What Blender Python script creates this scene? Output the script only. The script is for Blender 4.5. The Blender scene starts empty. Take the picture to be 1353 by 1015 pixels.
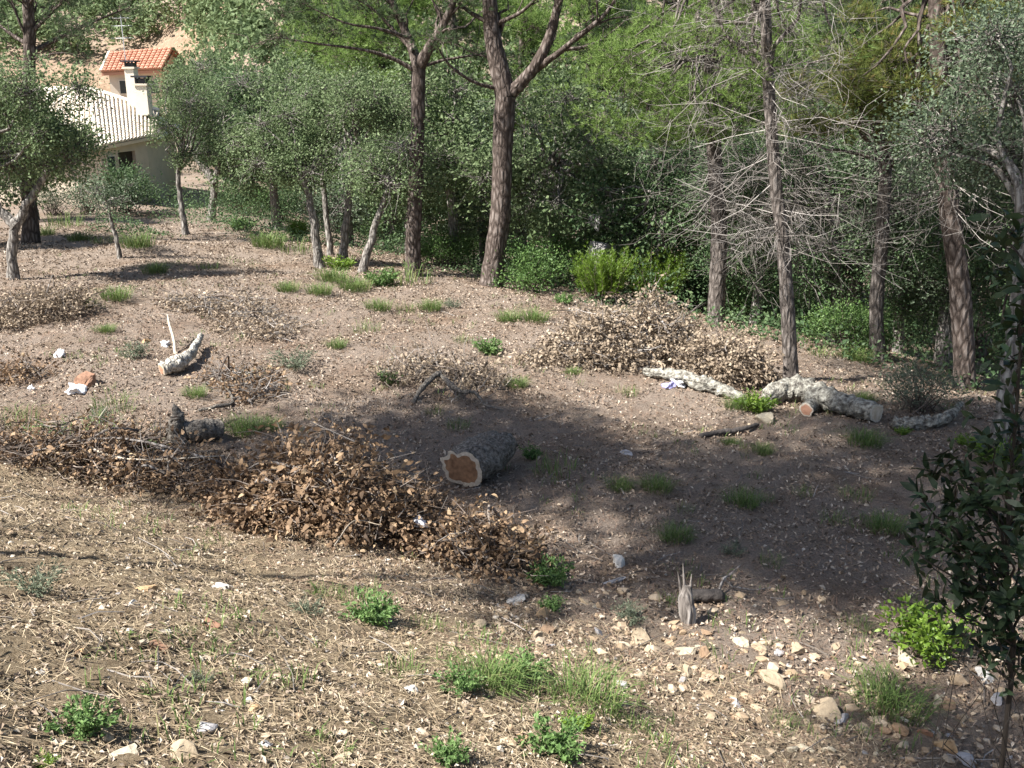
import bpy, math, random
import numpy as np
from mathutils import Vector, Matrix, Quaternion

# ------------------------------------------------------------------ camera, world, sun, exposure
SC = bpy.context.scene
COL = SC.collection
R = math.radians
CAM = np.array([0.0, 0.0, 4.0]); PITCH = 17.0; FPX = 1328.0; PW, PH = 1353.0, 1015.0
cam_d = bpy.data.cameras.new('camera'); cam = bpy.data.objects.new('camera', cam_d); COL.objects.link(cam)
cam.location = CAM; cam.rotation_euler = (R(90 - PITCH), 0, 0)
cam_d.sensor_width = 36.0; cam_d.lens = 36.0 * FPX / PW; cam_d.clip_start = 0.05; cam_d.clip_end = 2000
SC.camera = cam

SUN_EL, SUN_AZ = 50.0, 207.0          # direction towards the sun: azimuth measured from +X counter-clockwise
sun_dir = Vector((math.cos(R(SUN_EL)) * math.cos(R(SUN_AZ)), math.cos(R(SUN_EL)) * math.sin(R(SUN_AZ)), math.sin(R(SUN_EL))))
world = bpy.data.worlds.new('World'); SC.world = world; world.use_nodes = True
wn = world.node_tree.nodes; wl = world.node_tree.links
sky = wn.new('ShaderNodeTexSky'); sky.sky_type = 'NISHITA'; sky.sun_disc = False
sky.sun_elevation = R(SUN_EL); sky.sun_rotation = R(90 - SUN_AZ); sky.air_density = 1.0; sky.dust_density = 1.5
wl.new(sky.outputs[0], wn['Background'].inputs[0]); wn['Background'].inputs[1].default_value = 0.062
sun_d = bpy.data.lights.new('sun', 'SUN'); sun_d.energy = 5.0; sun_d.angle = R(0.55); sun_d.color = (1.0, 0.97, 0.925)
sun = bpy.data.objects.new('sun', sun_d); COL.objects.link(sun)
sun.rotation_euler = sun_dir.to_track_quat('Z', 'Y').to_euler(); sun.location = (-20, 0, 30)
SC.view_settings.view_transform = 'Standard'; SC.view_settings.look = 'None'
SC.view_settings.gamma = 1.0; SC.view_settings.use_curve_mapping = False
SC.view_settings.exposure = 1.48
SC.cycles.max_bounces = 6; SC.cycles.diffuse_bounces = 3; SC.cycles.glossy_bounces = 2
SC.cycles.transmission_bounces = 3; SC.cycles.caustics_reflective = False; SC.cycles.caustics_refractive = False
SC.cycles.use_denoising = True

rng = np.random.default_rng(11)
random.seed(11)

# ------------------------------------------------------------------ terrain
def sp(t, w):
    return w * np.logaddexp(0.0, t / w)
_kw = [(0.55, 0.31, 0.05), (-0.42, 0.83, 0.05), (1.3, 0.9, 0.03), (-1.1, 1.7, 0.03), (2.4, -1.3, 0.018), (3.1, 2.2, 0.014), (-4.3, 2.9, 0.010), (5.2, 6.1, 0.008), (9.1, -5.7, 0.007), (-7.3, 11.9, 0.007), (14.9, 8.3, 0.005)]
def zfun(x, y):
    x = np.asarray(x, float); y = np.asarray(y, float)
    s = -0.59 * x - 0.81 * (y - 6.4)
    b = 0.45 * sp(s, 0.35); b = b - sp(b - 2.25, 0.2)
    t = (x + 0.2) * 0.787 + (y - 20.3) * 0.617
    d = 0.24 * sp(t, 1.2); d = d - sp(d - 3.5, 1.0)
    d = d * (1 / (1 + np.exp(-(x + 12) / 2.0)))
    z = b - d - 0.04 * sp(y - 20, 2.0) * (1 - 1 / (1 + np.exp(-(y - 70) / 6)))
    yh = 60 + 34 / (1 + np.exp((x + 0.27 * y) / 3.0))
    hill = 0.55 * sp(y - yh, 1.2)
    hill = hill - 0.35 * sp(hill - 9, 2)
    z = z + hill + 1.6 / (1 + np.exp(-(y - 78) / 3)) * (1 / (1 + np.exp((x + 10) / 4)))
    for i, (kx, ky, a) in enumerate(_kw):
        z = z + a * np.sin(kx * x + ky * y + i * 1.7)
    return z

def ray(px, py):
    u = (px - PW / 2) / FPX; v = (py - PH / 2) / FPX
    c, s = math.cos(R(PITCH)), math.sin(R(PITCH))
    d = np.array([u, c - v * s, -s - v * c])
    return d
def at(px, py, Y):
    """world point seen towards (px, py) on the vertical plane y = Y"""
    d = ray(px, py); return CAM + d * (Y / d[1])
def G(px, py):
    """place on the ground"""
    d = ray(px, py); t = 1.5
    while t < 120:
        p = CAM + d * t
        if p[2] <= zfun(p[0], p[1]): break
        t += 0.02 + t * 0.002
    p = CAM + d * t
    return np.array([p[0], p[1], float(zfun(p[0], p[1]))])
def on(x, y, dz=0.0):
    return np.array([x, y, float(zfun(x, y)) + dz])

# ------------------------------------------------------------------ mesh helpers
class MB:
    def __init__(s):
        s.v = []; s.q = []; s.t = []; s.n = 0; s.rq = []; s.rt = []
    def add(s, v, f, rnd=None):
        v = np.asarray(v, float).reshape(-1, 3); f = np.asarray(f, int)
        if len(f) == 0: return
        if rnd is None: rnd = np.full(len(f), rng.random())
        rnd = np.broadcast_to(np.asarray(rnd, float), (len(f),))
        s.v.append(v)
        if f.shape[1] == 4: s.q.append(f + s.n); s.rq.append(rnd)
        else: s.t.append(f + s.n); s.rt.append(rnd)
        s.n += len(v)
    def arrays(s):
        V = np.concatenate(s.v) if s.v else np.zeros((0, 3))
        Q = np.concatenate(s.q) if s.q else np.zeros((0, 4), int)
        T = np.concatenate(s.t) if s.t else np.zeros((0, 3), int)
        r = np.concatenate(s.rq + s.rt) if (s.rq or s.rt) else np.zeros(0)
        return V, Q, T, r
    def mesh(s, name, mat, smooth=False, origin=(0, 0, 0)):
        V, Q, T, r = s.arrays()
        V = V - np.asarray(origin, float)
        me = bpy.data.meshes.new(name)
        me.vertices.add(len(V)); me.vertices.foreach_set('co', V.astype(np.float32).ravel())
        nl = Q.size + T.size; me.loops.add(nl)
        me.loops.foreach_set('vertex_index', np.concatenate([Q.ravel(), T.ravel()]).astype(np.int32))
        npoly = len(Q) + len(T); me.polygons.add(npoly)
        st = np.concatenate([np.arange(len(Q)) * 4, Q.size + np.arange(len(T)) * 3]).astype(np.int32)
        me.polygons.foreach_set('loop_start', st)
        me.polygons.foreach_set('use_smooth', np.full(npoly, smooth, bool))
        a = me.attributes.new('rnd', 'FLOAT', 'FACE'); a.data.foreach_set('value', r.astype(np.float32))
        me.update(calc_edges=True); me.validate()
        if mat: me.materials.append(mat)
        return me
    def obj(s, name, mat, parent=None, smooth=False, origin=None):
        """link as ONE object; with a parent the vertices are stored relative to the parent's place"""
        o0 = np.array(parent_loc(parent)) if parent is not None else np.zeros(3)
        org = o0 if origin is None else np.asarray(origin, float)
        me = s.mesh(name, mat, smooth, org)
        o = bpy.data.objects.new(name, me); COL.objects.link(o)
        if parent is not None:
            o.parent = parent; o.location = org - o0
        else: o.location = org
        return o
def parent_loc(p):
    l = np.zeros(3)
    while p is not None:
        l = l + np.array(p.location); p = p.parent
    return l

def tag(o, label=None, cat=None, group=None, kind=None):
    if label: o['label'] = label
    if cat: o['category'] = cat
    if group: o['group'] = group
    if kind: o['kind'] = kind
    return o
def thing(name, label, cat, loc, group=None):
    o = bpy.data.objects.new(name, None); COL.objects.link(o); o.location = loc; o.empty_display_size = 0.1
    return tag(o, label, cat, group)

def norm(a):
    return a / np.maximum(np.linalg.norm(a, axis=-1, keepdims=True), 1e-9)
def rvec(n):
    return norm(rng.normal(size=(n, 3)))

def smooth_path(pts, n=4):
    """Catmull-Rom"""
    P = np.asarray(pts, float)
    if len(P) < 3: return P
    E = np.vstack([2 * P[0] - P[1], P, 2 * P[-1] - P[-2]]); out = []
    for i in range(len(P) - 1):
        a, b, c, d = E[i:i + 4]
        for k in range(n):
            t = k / n
            out.append(0.5 * (2 * b + (c - a) * t + (2 * a - 5 * b + 4 * c - d) * t * t + (3 * b - a - 3 * c + d) * t ** 3))
    out.append(P[-1]); return np.array(out)

def tube(mb, pts, rad, sides=8, rough=0.0, rnd=None, cap=True):
    P = np.asarray(pts, float); n = len(P)
    rad = np.interp(np.linspace(0, 1, n), np.linspace(0, 1, len(np.atleast_1d(rad))), np.atleast_1d(rad))
    T = norm(np.gradient(P, axis=0)); ref = np.array([0.0, 0.0, 1.0])
    if abs(T[0] @ ref) > 0.8: ref = np.array([1.0, 0, 0])
    U = np.zeros_like(P); u = norm(np.cross(T[0], ref)[None])[0]
    for i in range(n):
        u = u - T[i] * (u @ T[i]); u = u / max(np.linalg.norm(u), 1e-9); U[i] = u
    W = np.cross(T, U); a = np.linspace(0, 2 * np.pi, sides, endpoint=False)
    rr = rad[:, None] * np.ones(sides)[None]
    if rough:
        rr = rr * (1 + rough * rng.normal(size=(n, sides)))
    V = P[:, None] + rr[..., None] * (np.cos(a)[None, :, None] * U[:, None] + np.sin(a)[None, :, None] * W[:, None])
    i = np.arange(n - 1)[:, None] * sides; j = np.arange(sides)[None]; k = (j + 1) % sides
    F = np.stack([i + j, i + k, i + sides + k, i + sides + j], -1).reshape(-1, 4)
    r = rng.random() if rnd is None else rnd
    mb.add(V.reshape(-1, 3), F, r)
    if cap:
        for e, flip in ((0, 1), (n - 1, 0)):
            ring = V[e]; v = np.vstack([ring, ring.mean(0)]); f = np.stack([np.arange(sides), (np.arange(sides) + 1) % sides, np.full(sides, sides)], -1)
            mb.add(v, f[:, ::-1] if flip else f, r)

def twigs(mb, A, B, r0, r1, bend=0.12, rnd=None):
    """many thin three-sided twigs at once, each of two segments"""
    A = np.asarray(A, float); B = np.asarray(B, float); n = len(A)
    if n == 0: return
    L = np.linalg.norm(B - A, axis=1, keepdims=True); M = (A + B) / 2 + rvec(n) * L * bend
    T = norm(B - A); U = norm(np.cross(T, rvec(n))); W = np.cross(T, U)
    r0 = np.broadcast_to(np.asarray(r0, float), (n,)); r1 = np.broadcast_to(np.asarray(r1, float), (n,))
    ang = np.arange(3) * 2 * np.pi / 3; V = np.zeros((n, 3, 3, 3))
    for lv, (C, r) in enumerate(((A, r0), (M, (r0 + r1) / 2), (B, r1))):
        for k in range(3):
            V[:, lv, k] = C + r[:, None] * (math.cos(ang[k]) * U + math.sin(ang[k]) * W)
    base = np.arange(n)[:, None] * 9; F = []
    for lv in range(2):
        for k in range(3):
            k2 = (k + 1) % 3; F.append(np.array([lv * 3 + k, lv * 3 + k2, lv * 3 + 3 + k2, lv * 3 + 3 + k]))
    F = (base[:, None] + np.array(F)[None]).reshape(-1, 4)
    rn = np.repeat(rng.random(n), 6) if rnd is None else np.full(len(F), rnd)
    mb.add(V.reshape(-1, 3), F, rn)

def leaves(mb, P, L, W, up=0.5, fold=0.25, D=None, Nrm=None, rnd=None, lv=0.3):
    """diamond leaves, one quad each, bent along the middle"""
    n = len(P)
    if n == 0: return
    N = norm(rvec(n) + np.array([0, 0, up])) if Nrm is None else norm(Nrm)
    A = rvec(n) if D is None else norm(D + 0.4 * rvec(n))
    A = norm(A - N * np.sum(A * N, 1, keepdims=True)); B = np.cross(N, A)
    s = (1 + lv * rng.normal(size=(n, 1))).clip(0.4, 2.0); l = L * s / 2; w = W * s / 2
    V = np.stack([P - A * l - N * fold * l * 0.5, P + B * w + A * l * 0.05 + N * fold * w, P + A * l - N * fold * l * 0.5, P - B * w + A * l * 0.05 + N * fold * w], 1)
    F = np.arange(n * 4).reshape(n, 4)
    mb.add(V.reshape(-1, 3), F, rng.random(n) if rnd is None else rnd)

def leaves2(mb, P, L, W, D, up=.3, curl=.5, lv=.3, rnd=None):
    """curled pointed leaves of six points, for leaves seen close"""
    n = len(P)
    if n == 0: return
    A = norm(D + .5 * rvec(n)); N = norm(rvec(n) + np.array([0, 0, up])); N = norm(N - A * np.sum(A * N, 1, keepdims=True)); B = np.cross(N, A)
    s = (1 + lv * rng.normal(size=(n, 1))).clip(.45, 1.8); l = L * s; w = W * s / 2; c = curl * rng.random((n, 1)) * l; cup = w * .5 * rng.random((n, 1))
    p1 = P + A * l * .35 + N * c * .05; p2 = P + A * l * .70 - N * c * .25; tp = P + A * l * .98 - N * c * .8
    V = np.stack([P, p1 - B * w + N * cup, p1 + B * w + N * cup, p2 - B * w * .8 + N * cup * .8, p2 + B * w * .8 + N * cup * .8, tp], 1).reshape(-1, 3)
    r = rng.random(n) if rnd is None else rnd; b = np.arange(n)[:, None] * 6
    mb.add(V, b + np.array([[1, 2, 4, 3]]), r)
    k = mb.n - n * 6; mb.t.append(b + k + np.array([[0, 2, 1]])); mb.rt.append(r); mb.t.append(b + k + np.array([[3, 4, 5]])); mb.rt.append(r)

def needles(mb, P, D, k, L, w, spread=0.9):
    """tufts of k thin needles at points P pointing about D"""
    n = len(P); d = norm(np.repeat(D, k, 0) + spread * rvec(n * k)); p = np.repeat(P, k, 0)
    l = L * (0.7 + 0.5 * rng.random((n * k, 1))); side = norm(np.cross(d, rvec(n * k))) * w / 2
    V = np.stack([p - side, p + side, p + d * l], 1); F = np.arange(n * k * 3).reshape(-1, 3)
    r = np.repeat(rng.random(n), k) * 0.7 + 0.3 * rng.random(n * k)
    mb.add(V.reshape(-1, 3), F, r)

def blades(mb, P, H, w, lean=0.5, spreaddir=None):
    """grass blades: tapered two-segment strips"""
    n = len(P); h = H * (0.5 + 0.7 * rng.random((n, 1)))
    out = rvec(n); out[:, 2] = 0; out = norm(out)
    if spreaddir is not None: out = norm(out * 0.6 + spreaddir)
    ln = lean * (0.3 + rng.random((n, 1)))
    side = norm(np.cross(out, np.array([0, 0, 1.0]) + 0.3 * rvec(n))) * w / 2
    m = P + out * h * ln * 0.35 + np.array([0, 0, 1]) * h * 0.6; t = P + out * h * ln + np.array([0, 0, 1]) * h * (1 - 0.35 * ln)
    V = np.stack([P - side, P + side, m + side * 0.8, m - side * 0.8, t], 1); b = np.arange(n)[:, None] * 5
    r = rng.random(n); base = V.reshape(-1, 3)
    mb.add(base, b + np.array([[0, 1, 2, 3]]), r)
    # tips
    V2 = np.stack([m - side * 0.8, m + side * 0.8, t], 1); mb.add(V2.reshape(-1, 3), np.arange(n * 3).reshape(-1, 3), r)

def ico(sub):
    import bmesh
    bm = bmesh.new(); bmesh.ops.create_icosphere(bm, subdivisions=sub, radius=1.0)
    V = np.array([v.co[:] for v in bm.verts]); F = np.array([[v.index for v in f.verts] for f in bm.faces]); bm.free(); return V, F
ICO1, ICO2, ICO3 = ico(1), ico(2), ico(3)

def rock_shape(icos, cuts=7, seed=None):
    """an angular stone: a ball cut flat by random planes"""
    rg = np.random.default_rng(seed) if seed is not None else rng
    V, F = icos; V = V.copy()
    for _ in range(cuts):
        d = rg.normal(size=3); d /= np.linalg.norm(d); h = 0.32 + 0.38 * rg.random()
        over = V @ d - h; V = V - np.where(over > 0, over, 0)[:, None] * d
    V += rg.normal(size=V.shape) * 0.02
    return V, F

# ------------------------------------------------------------------ materials
def mat(name, ramp, rough=0.8, attr='rnd', noise=0.0, nscale=8.0, transl=0.0, bump=0.0, bscale=30.0, spec=0.3, stretch=(1, 1, 1), extra=None):
    """procedural: a colour ramp driven by the per-face random value plus noise"""
    m = bpy.data.materials.new(name); m.use_nodes = True; nt = m.node_tree; N = nt.nodes; K = nt.links
    b = N['Principled BSDF']; out = N['Material Output']
    b.inputs['Roughness'].default_value = rough; b.inputs['Specular IOR Level'].default_value = spec
    tc = N.new('ShaderNodeTexCoord'); mp = N.new('ShaderNodeMapping'); mp.inputs['Scale'].default_value = stretch
    K.new(tc.outputs['Object'], mp.inputs[0])
    fac = None
    if attr:
        a = N.new('ShaderNodeAttribute'); a.attribute_name = attr; fac = a.outputs['Fac']
    if noise > 0:
        nz = N.new('ShaderNodeTexNoise'); nz.inputs['Scale'].default_value = nscale; nz.inputs['Detail'].default_value = 6; nz.inputs['Roughness'].default_value = 0.65
        K.new(mp.outputs[0], nz.inputs['Vector'])
        sb = N.new('ShaderNodeMapRange'); sb.inputs[1].default_value = 0.25; sb.inputs[2].default_value = 0.75
        K.new(nz.outputs[0], sb.inputs[0])
        if fac is None: fac = sb.outputs[0]
        else:
            mx = N.new('ShaderNodeMix'); mx.inputs[0].default_value = noise
            K.new(fac, mx.inputs[2]); K.new(sb.outputs[0], mx.inputs[3]); fac = mx.outputs[0]
    cr = N.new('ShaderNodeValToRGB'); els = cr.color_ramp.elements
    for i, (p, c) in enumerate(ramp):
        e = els[i] if i < 2 else els.new(p)
        e.position = p; e.color = (*c, 1)
    if fac is not None: K.new(fac, cr.inputs[0])
    col = cr.outputs[0]
    K.new(col, b.inputs['Base Color'])
    if bump > 0:
        nb = N.new('ShaderNodeTexNoise'); nb.inputs['Scale'].default_value = bscale; nb.inputs['Detail'].default_value = 5
        K.new(mp.outputs[0], nb.inputs['Vector'])
        bp = N.new('ShaderNodeBump'); bp.inputs['Strength'].default_value = bump; bp.inputs['Distance'].default_value = 0.03
        K.new(nb.outputs[0], bp.inputs['Height']); K.new(bp.outputs[0], b.inputs['Normal'])
    if transl > 0:
        t = N.new('ShaderNodeBsdfTranslucent'); ms = N.new('ShaderNodeMixShader'); ms.inputs[0].default_value = transl
        K.new(col, t.inputs['Color']); K.new(b.outputs[0], ms.inputs[1]); K.new(t.outputs[0], ms.inputs[2]); K.new(ms.outputs[0], out.inputs['Surface'])
    return m

M = {}
M['oak_leaf'] = mat('oak_leaf', [(0, (.075, .112, .048)), (.5, (.145, .20, .09)), (1, (.25, .31, .16))], .6, transl=.38, spec=.2)
M['oak_leaf_dark'] = mat('oak_leaf_dark', [(0, (.038, .075, .030)), (.5, (.078, .132, .056)), (1, (.155, .22, .10))], .55, transl=.35, spec=.25)
M['oak_leaf_grey'] = mat('oak_leaf_grey', [(0, (.075, .105, .062)), (.5, (.13, .175, .105)), (1, (.225, .275, .18))], .6, transl=.35, spec=.2)
M['needle_bright'] = mat('needle_bright', [(0, (.095, .155, .034)), (.5, (.175, .265, .068)), (1, (.28, .37, .125))], .6, transl=.4, spec=.2)
M['needle_dark'] = mat('needle_dark', [(0, (.045, .072, .034)), (.6, (.082, .125, .055)), (1, (.15, .195, .092))], .6, transl=.35, spec=.2)
M['needle_rusty'] = mat('needle_rusty', [(0, (.09, .12, .03)), (.6, (.16, .195, .05)), (.85, (.24, .22, .07)), (1, (.34, .21, .09))], .6, transl=.4, spec=.2)
M['shrub_leaf'] = mat('shrub_leaf', [(0, (.045, .09, .024)), (.5, (.09, .165, .045)), (1, (.165, .255, .08))], .5, transl=.3)
M['bright_leaf'] = mat('bright_leaf', [(0, (.07, .13, .012)), (.5, (.14, .235, .025)), (1, (.24, .34, .06))], .45, transl=.35, spec=.5)
M['grass'] = mat('grass', [(0, (.07, .115, .03)), (.5, (.12, .19, .05)), (.85, (.19, .25, .08)), (1, (.28, .26, .12))], .6, transl=.3)
M['weed'] = mat('weed', [(0, (.06, .115, .03)), (.5, (.11, .195, .055)), (1, (.19, .28, .10))], .55, transl=.3)
M['grey_weed'] = mat('grey_weed', [(0, (.09, .11, .07)), (.5, (.14, .165, .11)), (1, (.24, .26, .17))], .65, transl=.25)
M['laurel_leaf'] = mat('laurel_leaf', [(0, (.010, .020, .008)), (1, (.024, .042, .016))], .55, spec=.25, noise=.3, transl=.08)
M['dry_leaf'] = mat('dry_leaf', [(0, (.05, .033, .021)), (.4, (.17, .108, .063)), (.75, (.33, .22, .13)), (1, (.52, .39, .24))], .7, transl=.2)
M['dry_leaf_pale'] = mat('dry_leaf_pale', [(0, (.11, .082, .056)), (.4, (.24, .185, .13)), (.75, (.38, .30, .215)), (1, (.55, .46, .34))], .7, transl=.2)
M['litter'] = mat('litter', [(0, (.07, .049, .034)), (.35, (.19, .142, .10)), (.65, (.32, .25, .185)), (.9, (.42, .35, .275)), (1, (.48, .42, .345))], .8)
M['chips'] = mat('chips', [(0, (.07, .049, .033)), (.4, (.20, .15, .10)), (.8, (.36, .29, .205)), (1, (.50, .44, .35))], .85)
M['straw'] = mat('straw', [(0, (.11, .077, .046)), (.5, (.33, .25, .155)), (1, (.50, .41, .275))], .75)
M['pine_straw'] = mat('pine_straw', [(0, (.13, .075, .048)), (.5, (.24, .15, .10)), (1, (.38, .27, .19))], .8)
M['gravel'] = mat('gravel', [(0, (.20, .14, .085)), (.4, (.34, .25, .16)), (.75, (.44, .37, .28)), (.92, (.42, .39, .34)), (1, (.54, .51, .46))], .85, noise=.35, nscale=20)
def stone(name, c, var=.35):
    c = np.array(c); return mat(name, [(0, tuple(c * (1 - var))), (.5, tuple(c)), (1, tuple(np.minimum(c * (1 + var * .7), .8)))], .85, attr=None, noise=1, nscale=9, bump=.5, bscale=22)
M['stone_tan'] = stone('stone_tan', (.33, .26, .175)); M['stone_cream'] = stone('stone_cream', (.43, .37, .27), .35)
M['stone_white'] = stone('stone_white', (.50, .47, .42), .3); M['stone_grey'] = stone('stone_grey', (.36, .34, .33)); M['stone_rust'] = stone('stone_rust', (.27, .15, .095)); M['stone_brown'] = stone('stone_brown', (.24, .16, .10))
M['stone_orange'] = stone('stone_orange', (.42, .28, .15))

def bark(name, c_deep, c_mid, c_top, vs=2.0, hs=14.0, bump=1.0, patch=None):
    """furrowed bark: ridges run along the trunk"""
    m = bpy.data.materials.new(name); m.use_nodes = True; nt = m.node_tree; N = nt.nodes; K = nt.links; b = N['Principled BSDF']
    b.inputs['Roughness'].default_value = .9; b.inputs['Specular IOR Level'].default_value = .15
    tc = N.new('ShaderNodeTexCoord'); mp = N.new('ShaderNodeMapping'); mp.inputs['Scale'].default_value = (hs, hs, vs); K.new(tc.outputs['Object'], mp.inputs[0])
    vo = N.new('ShaderNodeTexVoronoi'); vo.feature = 'DISTANCE_TO_EDGE'; vo.inputs['Scale'].default_value = 1.0
    nz = N.new('ShaderNodeTexNoise'); nz.inputs['Scale'].default_value = 1.3; nz.inputs['Detail'].default_value = 6; K.new(mp.outputs[0], nz.inputs['Vector'])
    wv = N.new('ShaderNodeMix'); wv.data_type = 'VECTOR'; wv.inputs[0].default_value = .35; K.new(mp.outputs[0], wv.inputs[4]); K.new(nz.outputs['Color'], wv.inputs[5]); K.new(wv.outputs[1], vo.inputs['Vector'])
    mr = N.new('ShaderNodeMapRange'); mr.inputs[1].default_value = 0.0; mr.inputs[2].default_value = .35; K.new(vo.outputs['Distance'], mr.inputs[0])
    ad = N.new('ShaderNodeMix'); ad.inputs[0].default_value = .45; K.new(mr.outputs[0], ad.inputs[2]); K.new(nz.outputs[0], ad.inputs[3])
    cr = N.new('ShaderNodeValToRGB'); e = cr.color_ramp.elements; e[0].position = .12; e[0].color = (*c_deep, 1); e[1].position = .8; e[1].color = (*c_top, 1); k = e.new(.45); k.color = (*c_mid, 1)
    K.new(ad.outputs[0], cr.inputs[0]); col = cr.outputs[0]
    if patch:
        n2 = N.new('ShaderNodeTexNoise'); n2.inputs['Scale'].default_value = patch[1]; n2.inputs['Detail'].default_value = 9; n2.inputs['Roughness'].default_value = .72; K.new(tc.outputs['Object'], n2.inputs['Vector'])
        c2 = N.new('ShaderNodeValToRGB'); c2.color_ramp.elements[0].position = patch[2]; c2.color_ramp.elements[1].position = patch[2] + .2; K.new(n2.outputs[0], c2.inputs[0])
        mx = N.new('ShaderNodeMix'); mx.data_type = 'RGBA'; K.new(c2.outputs[0], mx.inputs[0]); K.new(col, mx.inputs[6]); mx.inputs[7].default_value = (*patch[0], 1); col = mx.outputs[2]
    K.new(col, b.inputs['Base Color'])
    bp = N.new('ShaderNodeBump'); bp.inputs['Strength'].default_value = bump; bp.inputs['Distance'].default_value = .03; K.new(ad.outputs[0], bp.inputs['Height']); K.new(bp.outputs[0], b.inputs['Normal'])
    return m
M['pine_bark'] = bark('pine_bark', (.03, .023, .019), (.098, .076, .064), (.20, .168, .148), 6, 17)
M['pine_bark_grey'] = bark('pine_bark_grey', (.045, .038, .033), (.125, .106, .092), (.235, .206, .184), 7, 22)
M['cork_bark'] = bark('cork_bark', (.05, .045, .04), (.19, .17, .15), (.36, .335, .30), 6, 20, 1.0, ((.38, .37, .335), 24, .53))
M['cork_pale'] = bark('cork_pale', (.10, .09, .07), (.34, .31, .26), (.58, .55, .48), 14, 22, 1.0, ((.60, .58, .52), 30, .48))
M['cork_dark'] = bark('cork_dark', (.028, .023, .02), (.09, .075, .062), (.19, .165, .14), 20, 20, 1.0, ((.20, .19, .165), 34, .55))
M['cork_lichen'] = bark('cork_lichen', (.05, .045, .035), (.20, .185, .15), (.40, .385, .33), 9, 26, 1.0, ((.52, .51, .44), 42, .46))
def rough_bark(name, els, ns, bs, spec=.1):
    return mat(name, els, .92, attr=None, noise=1, nscale=ns, bump=1.0, bscale=bs, spec=spec)
M['cork_dark'] = rough_bark('cork_dark_log', [(0, (.038, .033, .028)), (.35, (.105, .092, .078)), (.65, (.215, .19, .16)), (1, (.36, .33, .28))], 30, 55)
M['cork_lichen'] = rough_bark('cork_lichen_log', [(0, (.03, .026, .022)), (.3, (.11, .10, .085)), (.6, (.30, .285, .24)), (1, (.58, .56, .48))], 17, 34)
M['laurel_twig'] = mat('laurel_twig', [(0, (.018, .014, .011)), (1, (.036, .028, .022))], .8)
M['dead_twig'] = mat('dead_twig', [(0, (.085, .072, .062)), (.5, (.17, .15, .132)), (1, (.34, .31, .28))], .85)
M['twig'] = mat('twig', [(0, (.06, .045, .035)), (.6, (.13, .10, .08)), (1, (.24, .20, .165))], .85)
M['pale_twig'] = mat('pale_twig', [(0, (.32, .26, .19)), (1, (.55, .48, .38))], .8)
M['char'] = mat('char', [(0, (.03, .026, .024)), (1, (.10, .085, .075))], .85, attr=None, noise=1, nscale=14, bump=.6)
M['dead_wood'] = bark('dead_wood', (.07, .06, .052), (.20, .175, .155), (.38, .35, .32), 3, 26, .8)
def cutwood(name, a, b_, sc=55):
    m = bpy.data.materials.new(name); m.use_nodes = True; N = m.node_tree.nodes; K = m.node_tree.links; b = N['Principled BSDF']; b.inputs['Roughness'].default_value = .8
    tc = N.new('ShaderNodeTexCoord'); w = N.new('ShaderNodeTexNoise'); w.inputs['Scale'].default_value = sc * .35; w.inputs['Detail'].default_value = 7; K.new(tc.outputs['Object'], w.inputs['Vector'])
    cr = N.new('ShaderNodeValToRGB'); cr.color_ramp.elements[0].position = .3; cr.color_ramp.elements[0].color = (*a, 1); cr.color_ramp.elements[1].position = .7; cr.color_ramp.elements[1].color = (*b_, 1)
    K.new(w.outputs[0], cr.inputs[0]); K.new(cr.outputs[0], b.inputs['Base Color'])
    bp = N.new('ShaderNodeBump'); bp.inputs['Strength'].default_value = .35; bp.inputs['Distance'].default_value = .01; K.new(w.outputs[0], bp.inputs['Height']); K.new(bp.outputs[0], b.inputs['Normal'])
    return m
M['cut_brown'] = cutwood('cut_brown', (.16, .082, .042), (.36, .20, .105))
M['cut_red'] = cutwood('cut_red', (.36, .17, .10), (.55, .31, .20))
M['cut_pale'] = cutwood('cut_pale', (.46, .35, .24), (.66, .55, .42))
M['cork_ring'] = cutwood('cork_ring', (.42, .35, .26), (.66, .58, .47), 90)
def flat(name, c, rough=.7, noise=.15, ns=4, bump=0, metal=0):
    c = np.array(c); m = mat(name, [(0, tuple(c * (1 - noise))), (1, tuple(np.minimum(c * (1 + noise), .9)))], rough, attr=None, noise=1, nscale=ns, bump=bump)
    m.node_tree.nodes['Principled BSDF'].inputs['Metallic'].default_value = metal; return m
M['plastic_white'] = flat('plastic_white', (.78, .79, .81), .4, .08, 30); M['plastic_blue'] = flat('plastic_blue', (.36, .35, .62), .4); M['paper'] = flat('paper', (.62, .62, .64), .6, .2, 25)
M['stucco'] = flat('stucco', (.60, .51, .40), .9, .12, 2.5, .2); M['stucco_white'] = flat('stucco_white', (.64, .58, .48), .9, .08, 2.5, .2); M['stucco_far'] = flat('stucco_far', (.60, .52, .42), .9, .1, 1.5)
M['tile_pale'] = mat('tile_pale', [(0, (.60, .52, .43)), (.5, (.72, .65, .55)), (1, (.78, .72, .63))], .85, noise=.3, nscale=5)
M['tile_orange'] = mat('tile_orange', [(0, (.36, .17, .11)), (.5, (.46, .235, .155)), (1, (.54, .31, .22))], .85, noise=.3, nscale=3)
M['dark_metal'] = flat('dark_metal', (.03, .03, .035), .5, .2); M['metal'] = flat('metal', (.55, .55, .56), .4, .1, 4, 0, .7); M['dark_wood'] = flat('dark_wood', (.035, .026, .02), .6, .3)
M['glass'] = flat('glass', (.04, .05, .055), .08, .1)
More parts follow.
